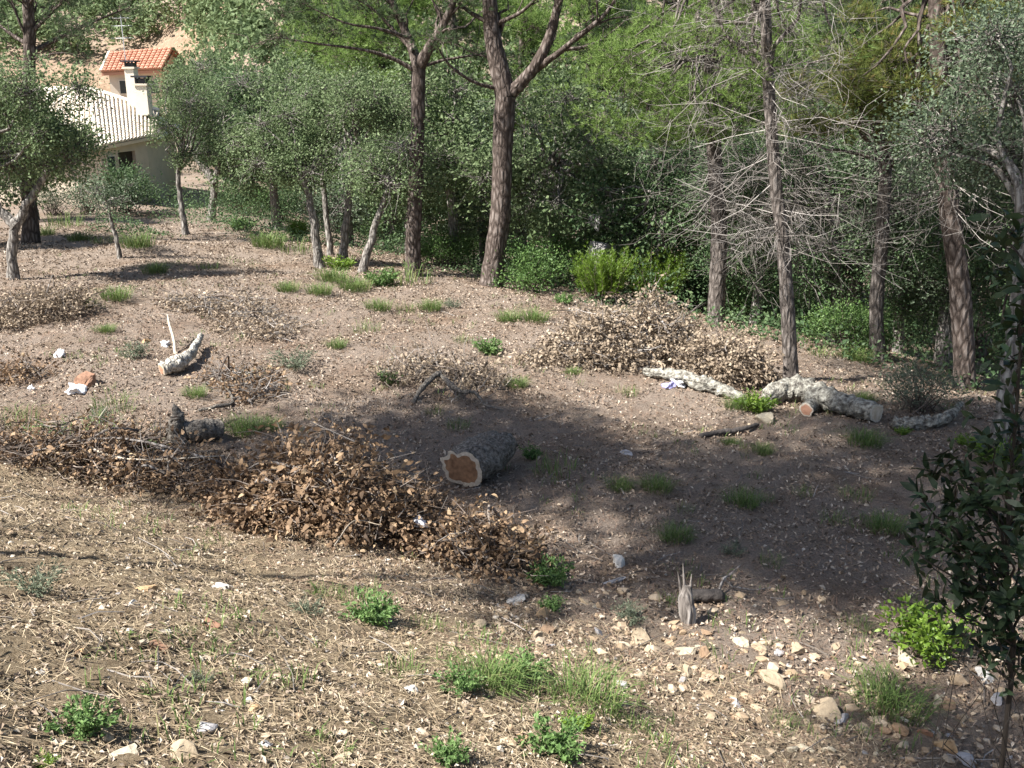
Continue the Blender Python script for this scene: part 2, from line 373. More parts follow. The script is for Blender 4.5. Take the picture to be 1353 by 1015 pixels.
# ------------------------------------------------------------------ ground
def graded(lo, hi, c0, c1, fine, grow=1.09):
    a = list(np.arange(c0, c1, fine)); s = fine; x = a[-1]
    while x < hi: s *= grow; x += s; a.append(x)
    s = fine; x = a[0]; pre = []
    while x > lo: s *= grow; x -= s; pre.append(x)
    return np.array(pre[::-1] + a)
gx = graded(-160, 160, -8, 7, 0.1); gy = graded(-25, 230, 2.0, 16, 0.095)
X, Y = np.meshgrid(gx, gy)
Z = zfun(X, Y)
near = 1 / (1 + np.exp((np.hypot(X, Y) - 24) / 3))
sbank = -0.59 * X - 0.81 * (Y - 6.4)
bankf = 1 / (1 + np.exp(-(sbank + 0.2) / 0.35))
Z = Z + rng.normal(size=X.shape) * 0.011 * near * (1 + 0.5 * bankf)
gm = MB(); nx, ny = len(gx), len(gy)
ii = (np.arange(ny - 1)[:, None] * nx + np.arange(nx - 1)[None]).ravel()
gm.add(np.stack([X, Y, Z], -1).reshape(-1, 3), np.stack([ii, ii + 1, ii + nx + 1, ii + nx], -1), 0.5)

def ground_mat():
    m = bpy.data.materials.new('ground_soil'); m.use_nodes = True; N = m.node_tree.nodes; K = m.node_tree.links; b = N['Principled BSDF']
    b.inputs['Roughness'].default_value = .95; b.inputs['Specular IOR Level'].default_value = .1
    tc = N.new('ShaderNodeTexCoord')
    def nz(s, d=8, r=.65):
        n = N.new('ShaderNodeTexNoise'); n.inputs['Scale'].default_value = s; n.inputs['Detail'].default_value = d; n.inputs['Roughness'].default_value = r; K.new(tc.outputs['Object'], n.inputs['Vector']); return n.outputs[0]
    def ramp(src, els):
        c = N.new('ShaderNodeValToRGB'); e = c.color_ramp.elements
        for i, (p, co) in enumerate(els):
            q = e[i] if i < 2 else e.new(p); q.position = p; q.color = (*co, 1)
        K.new(src, c.inputs[0]); return c.outputs[0]
    fine = nz(55, 12, .8); mid = nz(2.2); big = nz(.5, 4)
    litterA = ramp(fine, [(.3, (.125, .092, .07)), (.5, (.295, .234, .185)), (.68, (.46, .385, .315))])
    litterB = ramp(fine, [(.3, (.085, .057, .04)), (.5, (.21, .148, .103)), (.68, (.35, .262, .19))])
    bigr = N.new('ShaderNodeMapRange'); bigr.inputs[1].default_value = .48; bigr.inputs[2].default_value = .70; K.new(nz(.75, 7, .62), bigr.inputs[0]); lm = N.new('ShaderNodeMix'); lm.data_type = 'RGBA'; K.new(bigr.outputs[0], lm.inputs[0]); K.new(litterA, lm.inputs[6]); K.new(litterB, lm.inputs[7]); litter = lm.outputs[2]
    soil = ramp(fine, [(.3, (.125, .088, .053)), (.5, (.31, .237, .152)), (.7, (.49, .405, .285))])
    earth = ramp(mid, [(.3, (.14, .095, .06)), (.5, (.25, .17, .11)), (.7, (.38, .29, .20))])
    a = N.new('ShaderNodeAttribute'); a.attribute_name = 'bank'; a2 = N.new('ShaderNodeAttribute'); a2.attribute_name = 'cut'
    f = N.new('ShaderNodeMath'); f.operation = 'MULTIPLY_ADD'; K.new(mid, f.inputs[0]); f.inputs[1].default_value = .9; f.inputs[2].default_value = -.45
    g = N.new('ShaderNodeMath'); g.operation = 'ADD'; g.use_clamp = True; K.new(f.outputs[0], g.inputs[0]); K.new(a.outputs['Fac'], g.inputs[1])
    mx = N.new('ShaderNodeMix'); mx.data_type = 'RGBA'; K.new(g.outputs[0], mx.inputs[0]); K.new(litter, mx.inputs[6]); K.new(soil, mx.inputs[7])
    m2 = N.new('ShaderNodeMix'); m2.data_type = 'RGBA'; K.new(a2.outputs['Fac'], m2.inputs[0]); K.new(mx.outputs[2], m2.inputs[6]); K.new(earth, m2.inputs[7])
    K.new(m2.outputs[2], b.inputs['Base Color'])
    bp = N.new('ShaderNodeBump'); bp.inputs['Strength'].default_value = 1.0; bp.inputs['Distance'].default_value = .06; K.new(fine, bp.inputs['Height']); K.new(bp.outputs[0], b.inputs['Normal'])
    return m
M['ground'] = ground_mat()
g_ob = gm.obj('ground', M['ground'], smooth=True); tag(g_ob, kind='structure', label='littered clearing floor and stony bank falling to a wooded valley')
at_b = g_ob.data.attributes.new('bank', 'FLOAT', 'POINT'); at_b.data.foreach_set('value', bankf.ravel().astype(np.float32))
cutf = (1 / (1 + np.exp(-(Y - 88) / 2)) * 1 / (1 + np.exp((Y - 101) / 1)) * 1 / (1 + np.exp((X + 18) / 3)))
at_c = g_ob.data.attributes.new('cut', 'FLOAT', 'POINT'); at_c.data.foreach_set('value', cutf.ravel().astype(np.float32))

def fan(n, r0, r1, half=46, pw=1.0):
    r = r0 + (r1 - r0) * rng.random(n) ** pw; a = R(half) * (2 * rng.random(n) - 1)
    return np.stack([r * np.sin(a), r * np.cos(a)], 1)
def bank_s(p): return -0.59 * p[:, 0] - 0.81 * (p[:, 1] - 6.4)
def lift(p, dz): return np.column_stack([p, zfun(p[:, 0], p[:, 1]) + dz])

# fallen leaves over the clearing
mb = MB(); p = fan(270000, 3.0, 34); s = bank_s(p)
p = p[(s < 0.5) | (rng.random(len(p)) < .5)]; rr = np.hypot(p[:, 0], p[:, 1])
clump = np.sin(p[:, 0] * 2.1 + 1.3 * np.sin(p[:, 1] * 1.7)) * np.sin(p[:, 1] * 2.6 + np.sin(p[:, 0] * 1.1))
clump = clump + .7 * np.sin(p[:, 0] * 5.3 + 2 * np.sin(p[:, 1] * 3.1)) * np.sin(p[:, 1] * 4.7 + 1.5 * np.sin(p[:, 0] * 2.7)); keep = rng.random(len(p)) < .72 + .4 * clump; p = p[keep]; rr = rr[keep]; n = len(p)
leaves(mb, lift(p, 0.006 + 0.026 * rng.random(n)), (0.024 + 0.0013 * rr)[:, None], (0.012 + 0.0007 * rr)[:, None], up=1.1, fold=.45, rnd=rng.random(n))
tag(mb.obj('leaf_litter', M['litter']), 'brown and grey fallen leaves strewn over the clearing', 'leaf litter', kind='stuff')
# pine needles
def straw(name, n, r0, r1, L, w, m, label, onbank, half=46):
    mb = MB(); p = fan(n, r0, r1, half); s = bank_s(p)
    p = p[(s > -0.6) if onbank else (s < 0.9)]; n = len(p)
    P = lift(p, 0.006 + 0.02 * rng.random(n)); a = rng.random(n) * 2 * np.pi
    d = np.stack([np.cos(a), np.sin(a), .25 * rng.normal(size=n)], 1); e = 0.15
    gxz = (zfun(p[:, 0] + e, p[:, 1]) - zfun(p[:, 0] - e, p[:, 1])) / (2 * e); gyz = (zfun(p[:, 0], p[:, 1] + e) - zfun(p[:, 0], p[:, 1] - e)) / (2 * e)
    d[:, 2] += d[:, 0] * gxz + d[:, 1] * gyz
    l = L * (.5 + rng.random((n, 1))); ww = (w * (0.7 + 0.06 * np.hypot(p[:, 0], p[:, 1])))[:, None]
    side = norm(np.cross(d, np.array([0, 0, 1.0]))) * ww
    V = np.stack([P - side - d * l / 2, P + side - d * l / 2, P + d * l / 2 + .1 * l * rvec(n) * [1, 1, 0]], 1)
    mb.add(V.reshape(-1, 3), np.arange(n * 3).reshape(-1, 3), rng.random(n))
    tag(mb.obj(name, m), label, 'needles', kind='stuff')
straw('pine_needles', 70000, 4, 24, .11, .0022, M['pine_straw'], 'reddish brown fallen pine needles on the clearing floor', False)
straw('dry_straw', 90000, 2.0, 11, .12, .0019, M['straw'], 'pale dry needles and straw covering the sunlit bank', True, 50)

# gravel
mb = MB(); shapes = [rock_shape(ICO1, 5, 100 + i) for i in range(14)]
p = fan(7500, 2.0, 13, 50); s = bank_s(p); pr = np.where(s > -0.5, 1.0, 0.10) ; pr = np.where((p[:, 0] > 0) & (p[:, 1] < 7.6), 1.0, pr)
p = p[rng.random(len(p)) < pr]
for i, (x, y) in enumerate(p):
    V, F = shapes[i % 14]; r = .007 + .026 * rng.random() ** 2.6; sc = r * (0.7 + .6 * rng.random(3)) * [1, 1, .7]; a = rng.random() * 6.28; c, s_ = math.cos(a), math.sin(a)
    W = (V * sc) @ np.array([[c, -s_, 0], [s_, c, 0], [0, 0, 1]]) + [x, y, float(zfun(x, y)) + r * .25]
    mb.add(W, F, rng.random())
tag(mb.obj('gravel', M['gravel']), 'small tan and grey pebbles scattered over the bank', 'gravel', kind='stuff')

mb = MB(); p = fan(75000, 2.0, 12, 50); s = bank_s(p); p = p[s > -.4]; n = len(p); leaves(mb, lift(p, .004 + .018 * rng.random(n)), .022, .013, up=.9, fold=.5, lv=.5)
tag(mb.obj('bark_chips', M['chips']), 'broken leaf and bark crumbs over the sunlit bank', 'leaf litter', kind='stuff')
mb = MB()
for i in range(420):
    t_ = rng.random(); x = .0 + 3.6 * t_ + .25 * rng.normal(); y = 6.6 - 1.3 * t_ + .55 * rng.normal(); r = .02 + .045 * rng.random() ** 2; V, F = shapes[i % 14]; a = rng.random() * 6.28; c, s_ = math.cos(a), math.sin(a)
    if y < 3 or np.hypot(x, y) < 3.5: continue
    mb.add((V * r * (.6 + .7 * rng.random(3)) * [1, 1, .65]) @ np.array([[c, -s_, 0], [s_, c, 0], [0, 0, 1]]) + [x, y, float(zfun(x, y)) + r * .15], F, .75 * rng.random())
tag(mb.obj('rubble', M['gravel']), 'broken tan rubble spilling along the foot of the bank', 'rubble', kind='stuff')
# loose twigs lying about
mb = MB(); p = fan(900, 4, 22); P = lift(p, .015); a = rng.random(len(p)) * 6.28; l = .12 + .35 * rng.random(len(p)) ** 2
d = np.stack([np.cos(a), np.sin(a), .1 * rng.normal(size=len(p))], 1) * l[:, None]; Q = P + d; Q[:, 2] = zfun(Q[:, 0], Q[:, 1]) + .02 + .05 * rng.random(len(p))
twigs(mb, P, Q, .0045, .002, .08)
tag(mb.obj('fallen_twigs', M['dead_twig']), 'thin grey twigs scattered over the clearing floor', 'twigs', kind='stuff')

# ------------------------------------------------------------------ houses
def box(mb, c, size, rz=0, rnd=None):
    x, y, z = np.array(size) / 2; V = np.array([[sx * x, sy * y, sz * z] for sx in (-1, 1) for sy in (-1, 1) for sz in (-1, 1)])
    ca, sa = math.cos(rz), math.sin(rz); V = V @ np.array([[ca, sa, 0], [-sa, ca, 0], [0, 0, 1]]) + np.asarray(c, float)
    mb.add(V, [[0, 1, 3, 2], [4, 6, 7, 5], [0, 4, 5, 1], [2, 3, 7, 6], [0, 2, 6, 4], [1, 5, 7, 3]], rnd)
def wall_seg(mb, a, b, z0, z1, th=.25):
    """vertical slab between two plan points, its outer face on the line a-b"""
    a = np.array(a[:2], float); b = np.array(b[:2], float); d = (b - a) / np.linalg.norm(b - a); nrm = np.array([-d[1], d[0]])
    V = []
    for z in (z0, z1):
        for q in (a, b, b + nrm * th, a + nrm * th): V.append([*q, z])
    mb.add(V, [[0, 1, 5, 4], [1, 2, 6, 5], [2, 3, 7, 6], [3, 0, 4, 7], [4, 5, 6, 7], [3, 2, 1, 0]])
def tile_sheet(mb, e0, e1, r1, r0, pitch=.24, row=.42, rad=.118):
    """barrel tiles in overlapping courses from eave e0-e1 up to ridge r0-r1"""
    e0, e1, r0, r1 = map(np.array, (e0, e1, r0, r1)); n = max(2, int(np.linalg.norm(e1 - e0) / pitch)); nr = max(2, int(np.linalg.norm(r0 - e0) / row))
    nrm = np.cross(e1 - e0, r0 - e0); nrm /= np.linalg.norm(nrm)
    for i in range(n):
        t = (i + .5) / n; a = e0 + (e1 - e0) * t; b = r0 + (r1 - r0) * t; side = norm((e1 - e0)[None])[0]
        wb = np.linalg.norm(e1 - e0) / n; wt = np.linalg.norm(r1 - r0) / n
        for k in range(nr):
            p = a + (b - a) * (k - .12) / nr; q = a + (b - a) * (k + 1) / nr; f0 = k / nr
            w0 = (wb + (wt - wb) * f0) / .24; w1 = w0 * .86; V = []
            for c, w, h in ((p, w0, .055), (q, w1, .02)):
                for an in (0, 45, 90, 135, 180): V.append(c + side * math.cos(R(an)) * rad * w + nrm * (math.sin(R(an)) * rad * w + h))
            F = [[j, j + 1, j + 6, j + 5] for j in range(4)]
            mb.add(V, F, rng.random())
            mb.add(V[:5], [[0, 1, 2], [0, 2, 3], [0, 3, 4]], rng.random() * .3)

hz = -0.95
A = np.array([-25.0, 40.0]); B = np.array([-16.0, 40.0]); C = np.array([-15.3, 43.2]); D = np.array([-16.0, 49.0]); E = np.array([-25.0, 49.0])
h1 = thing('tiled_house', 'beige house with pale tiled roof behind the oaks at the left', 'house', (B[0] - 3, B[1] + 3, hz))
mb = MB()
wall_seg(mb, A, B, hz - .5, 1.42)
u_ = (C - B) / np.linalg.norm(C - B); Lw = np.linalg.norm(C - B)
dA, dB = B + u_ * 1.15, B + u_ * 2.35
wall_seg(mb, B, dA, hz - .5, 1.42); wall_seg(mb, dB, C, hz - .5, 1.42); wall_seg(mb, dA, dB, 1.1, 1.42)
wall_seg(mb, C, D, hz - .5, 1.6); wall_seg(mb, D, E, hz - .5, 1.6); wall_seg(mb, E, A, hz - .5, 1.42)
mb.obj('wall', M['stucco'], h1)
mb = MB(); nw = np.array([-u_[1], u_[0]]); wall_seg(mb, dA + nw * .14, dB + nw * .14, hz - .2, 1.1, .06)
door = mb.obj('door', M['dark_wood'], h1)
mb = MB(); k = dA + u_ * .2 + nw * .1; box(mb, [*k, hz + 1.0], (.05, .12, .04), math.atan2(u_[1], u_[0])); mb.obj('handle', M['metal'], door)
mb = MB(); wA, wB = B + u_ * .25, B + u_ * .85; wn_ = -nw
wall_seg(mb, wA - nw * .06, wB - nw * .06, .35, 1.05, .05); win = mb.obj('window', M['stucco_white'], h1)
mb = MB(); wall_seg(mb, wA + u_ * .07 - nw * .075, wB - u_ * .07 - nw * .075, .42, .98, .03); mb.obj('pane', M['glass'], win)
ov = .45
roof = MB(); eA = np.array([A[0] - .4, A[1] - ov, 1.40]); eB = np.array([B[0] + .15, B[1] - ov, 1.40]); eC = np.array([C[0] + .35, C[1] + .3, 1.62])
rL = np.array([A[0] - .4, 46.2, 3.42]); rM = np.array([-18.6, 46.4, 3.42]); rR = np.array([-15.9, 46.9, 3.38])
_n = np.cross(eC - eB, rM - eB); rR[2] = eB[2] - ((rR - eB)[:2] @ _n[:2]) / _n[2]
bL = np.array([A[0] - .4, 49.5, 1.7]); bR = np.array([-15.6, 49.5, 1.7])
for q in ((eA, eB, rM, rL), (eB, eC, rR, rM)):
    V = np.array(q); n_ = np.cross(V[1] - V[0], V[3] - V[0]); n_ /= np.linalg.norm(n_); V2 = V - n_ * .14
    roof.add(np.vstack([V, V2]), [[0, 1, 2, 3], [7, 6, 5, 4], [0, 4, 5, 1], [1, 5, 6, 2], [2, 6, 7, 3], [3, 7, 4, 0]])
roof.add(np.array([rL, rM, rR, bR, bL]), [[0, 1, 3, 4]], .4); roof.add(np.array([rM, rR, bR]), [[0, 1, 2]], .4)
roof.add(np.array([eC - [0, 0, .16], bR, rR - [0, 0, .16]]), [[0, 1, 2]], .3)
rf = roof.obj('roof', M['tile_pale'], h1)
mb = MB(); tile_sheet(mb, eA, eB, rM, rL); tile_sheet(mb, eB, eC, rR, rM)
tag(mb.obj('roof_tiles', M['tile_pale'], rf), kind='stuff')
mb = MB(); tube(mb, [rL + [0, 0, .06], rM + [0, 0, .06], rR + [0, 0, .06]], .12, 6); mb.obj('ridge_tiles', M['tile_pale'], rf)
def chimney(px0, px1, pytop, Y, cap):
    a = at(px0, pytop, Y); b = at(px1, pytop, Y); w = b[0] - a[0]; c = (a + b) / 2; m1 = MB(); z0 = 2.4
    box(m1, [c[0], Y, (c[2] + z0) / 2], (w, .55, c[2] - z0)); ch = m1.obj('chimney', M['stucco_white'], rf)
    m1 = MB(); box(m1, [c[0], Y, c[2] + .04], (w + .14, .7, .08)); m1.obj('chimney_ledge', M['stucco_far'], rf)
    m1 = MB()
    for sx in (-1, 1):
        for sy in (-1, 1): box(m1, [c[0] + sx * (w / 2 - .05), Y + sy * .22, c[2] + .08 + cap * .35], (.07, .07, cap * .7))
    box(m1, [c[0], Y, c[2] + .08 + cap * .3], (w - .05, .4, cap * .55))
    box(m1, [c[0], Y, c[2] + .08 + cap * .8], (w + .22, .75, cap * .22)); m1.obj('chimney_cowl', M['dark_metal'], rf)
chimney(167, 179, 91, 46.3, .30); chimney(181, 196, 113, 45.4, .36)
ant = MB(); m0 = at(171, 124, 46.6); m1_ = at(159, 20, 46.6); tube(ant, [m0 - [0, 0, .3], m1_], .022, 5)
an = ant.obj('antenna_mast', M['metal'], h1)
for (py, wd, cnt) in ((24, .55, 5), (34, .42, 2), (50, .55, 2)):
    mb = MB(); c = m0 + (m1_ - m0) * ((124 - py) / 104.); dr = np.array([.9, -.43, 0.0])
    tube(mb, [c - dr * .45, c + dr * .45], .012, 4)
    for i in range(cnt):
        q = c + dr * (-.4 + .8 * i / max(1, cnt - 1)); pr_ = np.array([.43, .9, 0]); tube(mb, [q - pr_ * wd / 2, q + pr_ * wd / 2], .010, 4)
    mb.obj('antenna_array', M['metal'], an)

Yf = 86.0
h2c = at(187, 100, Yf); gz = float(zfun(h2c[0], Yf + 4))
h2 = thing('orange_roofed_house', 'far house with orange tiled roof below a bare earth cutting', 'house', (h2c[0], Yf + 3, gz))
fe0 = at(134, 96, Yf); fe1 = at(214, 92, Yf + 1.0); rg0 = at(145, 71, Yf + 4.2); rg1 = at(229, 64, Yf + 5.2); be0 = at(155, 84, Yf + 8.4); be1 = at(246, 79, Yf + 9.4)
mb = MB(); mb.add(np.array([fe0, fe1, rg1, rg0, be0, be1]), [[0, 1, 2, 3], [3, 2, 5, 4]]); mb.add(np.array([fe0, fe1, rg1, rg0, be0, be1]) - [0, 0, .25], [[3, 2, 1, 0], [4, 5, 2, 3]])
mb.add(np.array([fe0, fe1, fe1 - [0, 0, .25], fe0 - [0, 0, .25]]), [[0, 3, 2, 1]]); r2 = mb.obj('roof', M['tile_orange'], h2)
mb = MB(); tile_sheet(mb, fe0, fe1, rg1, rg0, .34, .55, .13); tag(mb.obj('roof_tiles', M['tile_orange'], r2), kind='stuff')
mb = MB(); tube(mb, [rg0, rg1], .16, 6); mb.obj('ridge_tiles', M['tile_orange'], r2)
mb = MB(); tube(mb, [fe0 + [0, 0, .1], rg0 + [0, 0, .1]], .17, 5); mb.obj('verge', M['stucco_white'], r2)
ins = np.array([.35, .35, 0]); w0 = fe0 + [.4, .5, 0]; w1 = fe1 + [-.4, .45, 0]; w2 = be1 + [-.5, -.5, 0]; w3 = be0 + [.3, -.5, 0]
mb = MB(); wall_seg(mb, w0, w1, gz - 3, fe0[2] - .05); wall_seg(mb, w1, w2, gz - 3, fe1[2] - .05); wall_seg(mb, w2, w3, gz - 3, fe0[2] - .05); wall_seg(mb, w3, w0, gz - 3, fe0[2] - .05)
gt = rg1 + [-.45, 0, -.25]; mb.add(np.array([[*w1[:2], fe1[2] - .1], [*w2[:2], be1[2] - .1], gt]), [[0, 1, 2]])
gt0 = rg0 + [.4, 0, -.25]; mb.add(np.array([[*w0[:2], fe0[2] - .1], [*w3[:2], be0[2] - .1], gt0]), [[0, 2, 1]])
mb.obj('wall', M['stucco_far'], h2)
for t in (.3, .62, .86):
    q = w0 + (w1 - w0) * t; mb = MB(); box(mb, [q[0], q[1] - .02, fe0[2] - 1.15], (1.0, .16, 1.2), math.atan2(w1[1] - w0[1], w1[0] - w0[0])); wf = mb.obj('window', M['stucco_white'], h2)
    mb = MB(); box(mb, [q[0], q[1] - .10, fe0[2] - 1.15], (.78, .06, 1.0), math.atan2(w1[1] - w0[1], w1[0] - w0[0])); mb.obj('pane', M['glass'], wf)

# a pale masonry wall glimpsed through the trees, and a fence behind the oaks
pw = at(790, 292, 23.0); mb = MB(); V_, F_ = rock_shape(ICO3, 9, 77); mb.add(V_ * [.42, .35, .34] + np.array([pw[0], 23.0, pw[2]]), F_); mb.add(V_ * [.55, .4, .9] + np.array([pw[0] + .1, 23.1, pw[2] - .9]), F_)
tag(mb.obj('boulder', M['stone_grey']), 'pale grey boulder glimpsed through the leaves right of the tallest pine', 'boulder')
# ------------------------------------------------------------------ trees
def lobes_in(c, r, n, lr):
    """sub-clumps spread through an ellipsoid, biased to its shell"""
    d = rvec(n); d[:, 2] = d[:, 2] * .9 + .08; t = (.35 + .6 * rng.random((n, 1)) ** .6)
    return np.asarray(c) + d * t * np.asarray(r), lr * (.5 + .85 * rng.random(n))

def limb(wood, a, b, r0, r1, sag=.12, sides=6):
    L = np.linalg.norm(b - a); n = 5; t = np.linspace(0, 1, n)[:, None]; P = a + (b - a) * t
    P[1:-1] += rng.normal(size=(n - 2, 3)) * L * .06; P[1:-1, 2] += sag * L * np.sin(np.pi * t[1:-1, 0]) * (-1 if rng.random() < .3 else 1) * .6
    P = smooth_path(P, 2); tube(wood, P, np.linspace(r0, r1, len(P)), sides, .05, cap=False); return P

def leafy_crown(wood, crown, src, c, r, nl, lr, ncl, per, L, W, csp, trunk_r):
    lc, ls = lobes_in(c, r, nl, lr)
    for q, s in zip(lc, ls):
        a = src[rng.integers(max(0, len(src) - 3), len(src))]
        limb(wood, a, q, trunk_r * .42, trunk_r * .1)
        d = rvec(ncl); t = (.4 + .65 * rng.random((ncl, 1)) ** .7 + .35 * (rng.random((ncl, 1)) < .08)) * s; P = q + d * t * [1, 1, .8]
        twigs(wood, np.repeat(q[None], ncl, 0) + rvec(ncl) * s * .15, P, trunk_r * .06 + .003, .002, .15)
        Pl = np.repeat(P, per, 0) + rng.normal(size=(ncl * per, 3)) * csp
        Dl = Pl - q
        leaves(crown, Pl, L, W, up=.5, D=Dl)

def oak(name, label, trunk_paths, c, r, leaf='oak_leaf', barkm='cork_bark', rad=.12, nl=19, lr=.6, ncl=46, per=21, L=.060, W=.037, csp=.12, cat='tree', group=None, root=None):
    base = np.array(trunk_paths[0][0]); t = thing(name, label, cat, base, group)
    wood, crown = MB(), MB(); src = []
    for path in trunk_paths:
        P = smooth_path(path, 4); P[1:-1] += rng.normal(size=(len(P) - 2, 3)) * rad * .12; n = len(P)
        rr = rad * np.linspace(1, .55, n); rr[0] *= 1.35; rr[1] *= 1.12
        tube(wood, P, rr, 10, .07); src += list(P[-4:])
    leafy_crown(wood, crown, np.array(src), c, r, nl, lr, ncl, per, L, W, csp, rad)
    wood.obj('trunk', M[barkm], t, smooth=True); crown.obj('crown', M[leaf], t); return t

def pine_pads(crown, wood, pts, pad_r, ntuft, k, L, w, twig_r=.006):
    """flattish pads of needle tufts round the ends of branches"""
    for q in pts:
        r = pad_r * (.7 + .6 * rng.random()); d = rvec(ntuft) * (rng.random((ntuft, 1)) ** .45) * r * np.array([1, 1, .55]); P = q + d
        twigs(wood, np.repeat(q[None], ntuft // 3, 0) + rng.normal(size=(ntuft // 3, 3)) * r * .12, P[:ntuft // 3], twig_r, .002, .15)
        needles(crown, P, norm(d + np.array([0, 0, .5]) * r), k, L, w, .85)

def pine(name, label, trunk, rad, limbs, leaf='needle_dark', barkm='pine_bark', pads=3, pad_r=.55, ntuft=70, k=11, L=.13, w=.009, cat='tree', group=None, top=None, fork=None):
    base = np.array(trunk[0]); t = thing(name, label, cat, base, group); wood, crown = MB(), MB()
    P = smooth_path(trunk, 5); n = len(P); rr = np.interp(np.linspace(0, 1, n), np.linspace(0, 1, len(rad)), rad); rr = rr.copy(); rr[0] *= 1.3; rr[1] *= 1.1
    tube(wood, P, rr, 12, .045)
    ends = []
    for path, r0, r1, foliage in limbs:
        Q = smooth_path(path, 4); tube(wood, Q, np.linspace(r0, r1, len(Q)), 7, .05, cap=False)
        m = max(3, len(Q) // 3)
        for _ in range(int(3 + 4 * foliage)):
            a = Q[rng.integers(len(Q) // 3, len(Q))]; d = norm((Q[-1] - Q[0])[None])[0]; e = a + (d * .5 + rvec(1)[0] * .8 + [0, 0, .25]) * (.4 + .5 * rng.random())
            limb(wood, a, e, r1 * .7, .006, .1, 4)
            if rng.random() < foliage: ends.append(e)
        if foliage > 0: ends.append(Q[-1])
    if top is not None:
        c, r, nn = top; lc, _ = lobes_in(c, r, nn, 1)
        for q in lc:
            tips_ = [l_[0][-1] for l_ in limbs if l_[1] > .1] or list(P[n * 2 // 3:]); limb(wood, np.array(tips_[rng.integers(len(tips_))]), q, .035, .010); ends.append(q)
    pine_pads(crown, wood, ends, pad_r, ntuft, k, L, w)
    wood.obj('trunk', M[barkm], t, smooth=True)
    if crown.n: crown.obj('crown', M[leaf], t)
    return t

def pp(pts, Y, jit=0.0):
    """trunk or branch points seen at (px, py), at depth Y (+ per-point depth offset)"""
    out = []
    for q in pts: out.append(at(q[0], q[1], Y + (q[2] if len(q) > 2 else 0) + jit * rng.normal()))
    return np.array(out)
def trunk_from(px, py, rest, Y=None):
    g = G(px, py); return np.vstack([g - [0, 0, .08], pp(rest, g[1])])

# cork oaks round the clearing
t1 = trunk_from(17, 368, [(16, 330), (22, 298), (42, 262), (62, 225)]); y0 = t1[0][1]
t1b = np.vstack([t1[2], pp([(4, 282), (-18, 250), (-35, 215)], y0)])
oak('cork_oak', 'bushy cork oak with forked pale trunk at the left edge', [t1, t1b], at(28, 165, y0), (1.65, 1.7, 1.45), rad=.115, nl=20, ncl=46, lr=.6)
t = trunk_from(158, 342, [(155, 320), (148, 296), (142, 268)]); oak('oak_sapling', 'small sparse oak sapling with thin dark trunk before the beige house', [t], at(140, 258, t[0][1]), (.75, .7, .62), leaf='oak_leaf_grey', rad=.06, nl=8, ncl=16, per=12, lr=.3, L=.05)
t = trunk_from(246, 310, [(241, 280), (236, 245), (237, 208)]); oak('cork_oak', 'slender cork oak with thin pale trunk right of the beige house', [t], at(245, 160, t[0][1]), (1.25, 1.3, 1.55), rad=.10, nl=14, ncl=40, lr=.6)
t = trunk_from(279, 292, [(281, 270), (284, 240), (290, 210)]); tb = np.vstack([t[-2], pp([(268, 222), (255, 200)], t[0][1])])
oak('cork_oak', 'dark round-crowned oak close behind the slender pale oak', [t, tb], at(298, 158, t[0][1]), (1.75, 1.6, 1.75), leaf='oak_leaf_dark', rad=.16, nl=20, ncl=44, lr=.65)
t = trunk_from(424, 353, [(416, 310), (408, 260), (394, 215)]); oak('cork_oak', 'multi-stem group cork oak, leftmost stem leaning left', [t], at(378, 190, t[0][1]), (1.05, 1.1, 1.0), rad=.12, nl=13, ncl=42)
t = trunk_from(437, 338, [(433, 300), (428, 250), (425, 205)]); oak('cork_oak', 'straight slim cork oak standing second in the four-stem group', [t], at(425, 150, t[0][1]), (1.0, 1.1, .85), rad=.09, nl=12, ncl=42)
t = trunk_from(453, 348, [(456, 305), (462, 255), (470, 205)]); oak('cork_oak', 'speckled cork oak third in the four-stem group, weeds at its foot', [t], at(478, 160, t[0][1]), (1.1, 1.0, .95), rad=.11, nl=13, ncl=42)
t = trunk_from(479, 360, [(490, 318), (504, 275), (523, 232)]); oak('cork_oak', 'cork oak leaning right, rightmost of the four-stem group', [t], at(512, 222, t[0][1]), (.85, .9, .75), rad=.10, nl=11, ncl=40)

# the dark pine and the big forked pine
t = trunk_from(546, 364, [(546, 320), (549, 240), (552, 160), (553, 90)]); y0 = t[0][1]
L_ = [(np.vstack([t[-1], pp([(543, 60, .2), (528, 25, .3), (505, -25, .4)], y0)]), .13, .05, .8), (np.vstack([t[-1], pp([(568, 62, -.2), (590, 25, -.4), (612, -30, -.6)], y0)]), .14, .05, .8),
      (np.vstack([t[-1] - [0, 0, .1], pp([(520, 78, -.2), (480, 66, -.5), (420, 58, -.8), (370, 50, -1)], y0)]), .05, .012, .25), (np.vstack([t[-1], pp([(585, 80, .4), (620, 74, .6), (640, 70, 1)], y0)]), .04, .01, .3),
      (pp([(546, 68, 0), (520, 40, .3), (490, 10, .2), (450, -10, 0)], y0), .045, .012, .9), (pp([(540, 50), (500, 38, -.6), (455, 30, -.9), (400, 5, -1)], y0), .04, .01, .9)]
pine('pine_tree', 'dark-trunked pine standing beside the leaning cork oaks', t, [.175, .165, .155, .15, .145], L_, pad_r=.5, ntuft=80, top=(at(545, -110, y0), (2.2, 1.8, .9), 16))
t = trunk_from(648, 378, [(654, 335), (662, 272), (664, 200), (668, 128)]); y0 = t[0][1]
la = np.vstack([t[-1], pp([(658, 85, 0), (650, 40, 0), (645, -20, 0), (636, -130, 0)], y0)]); lb = np.vstack([t[-1], pp([(690, 108, -.1), (710, 82, -.2), (727, 45, -.2), (740, -10, -.3), (748, -90, -.3)], y0)])
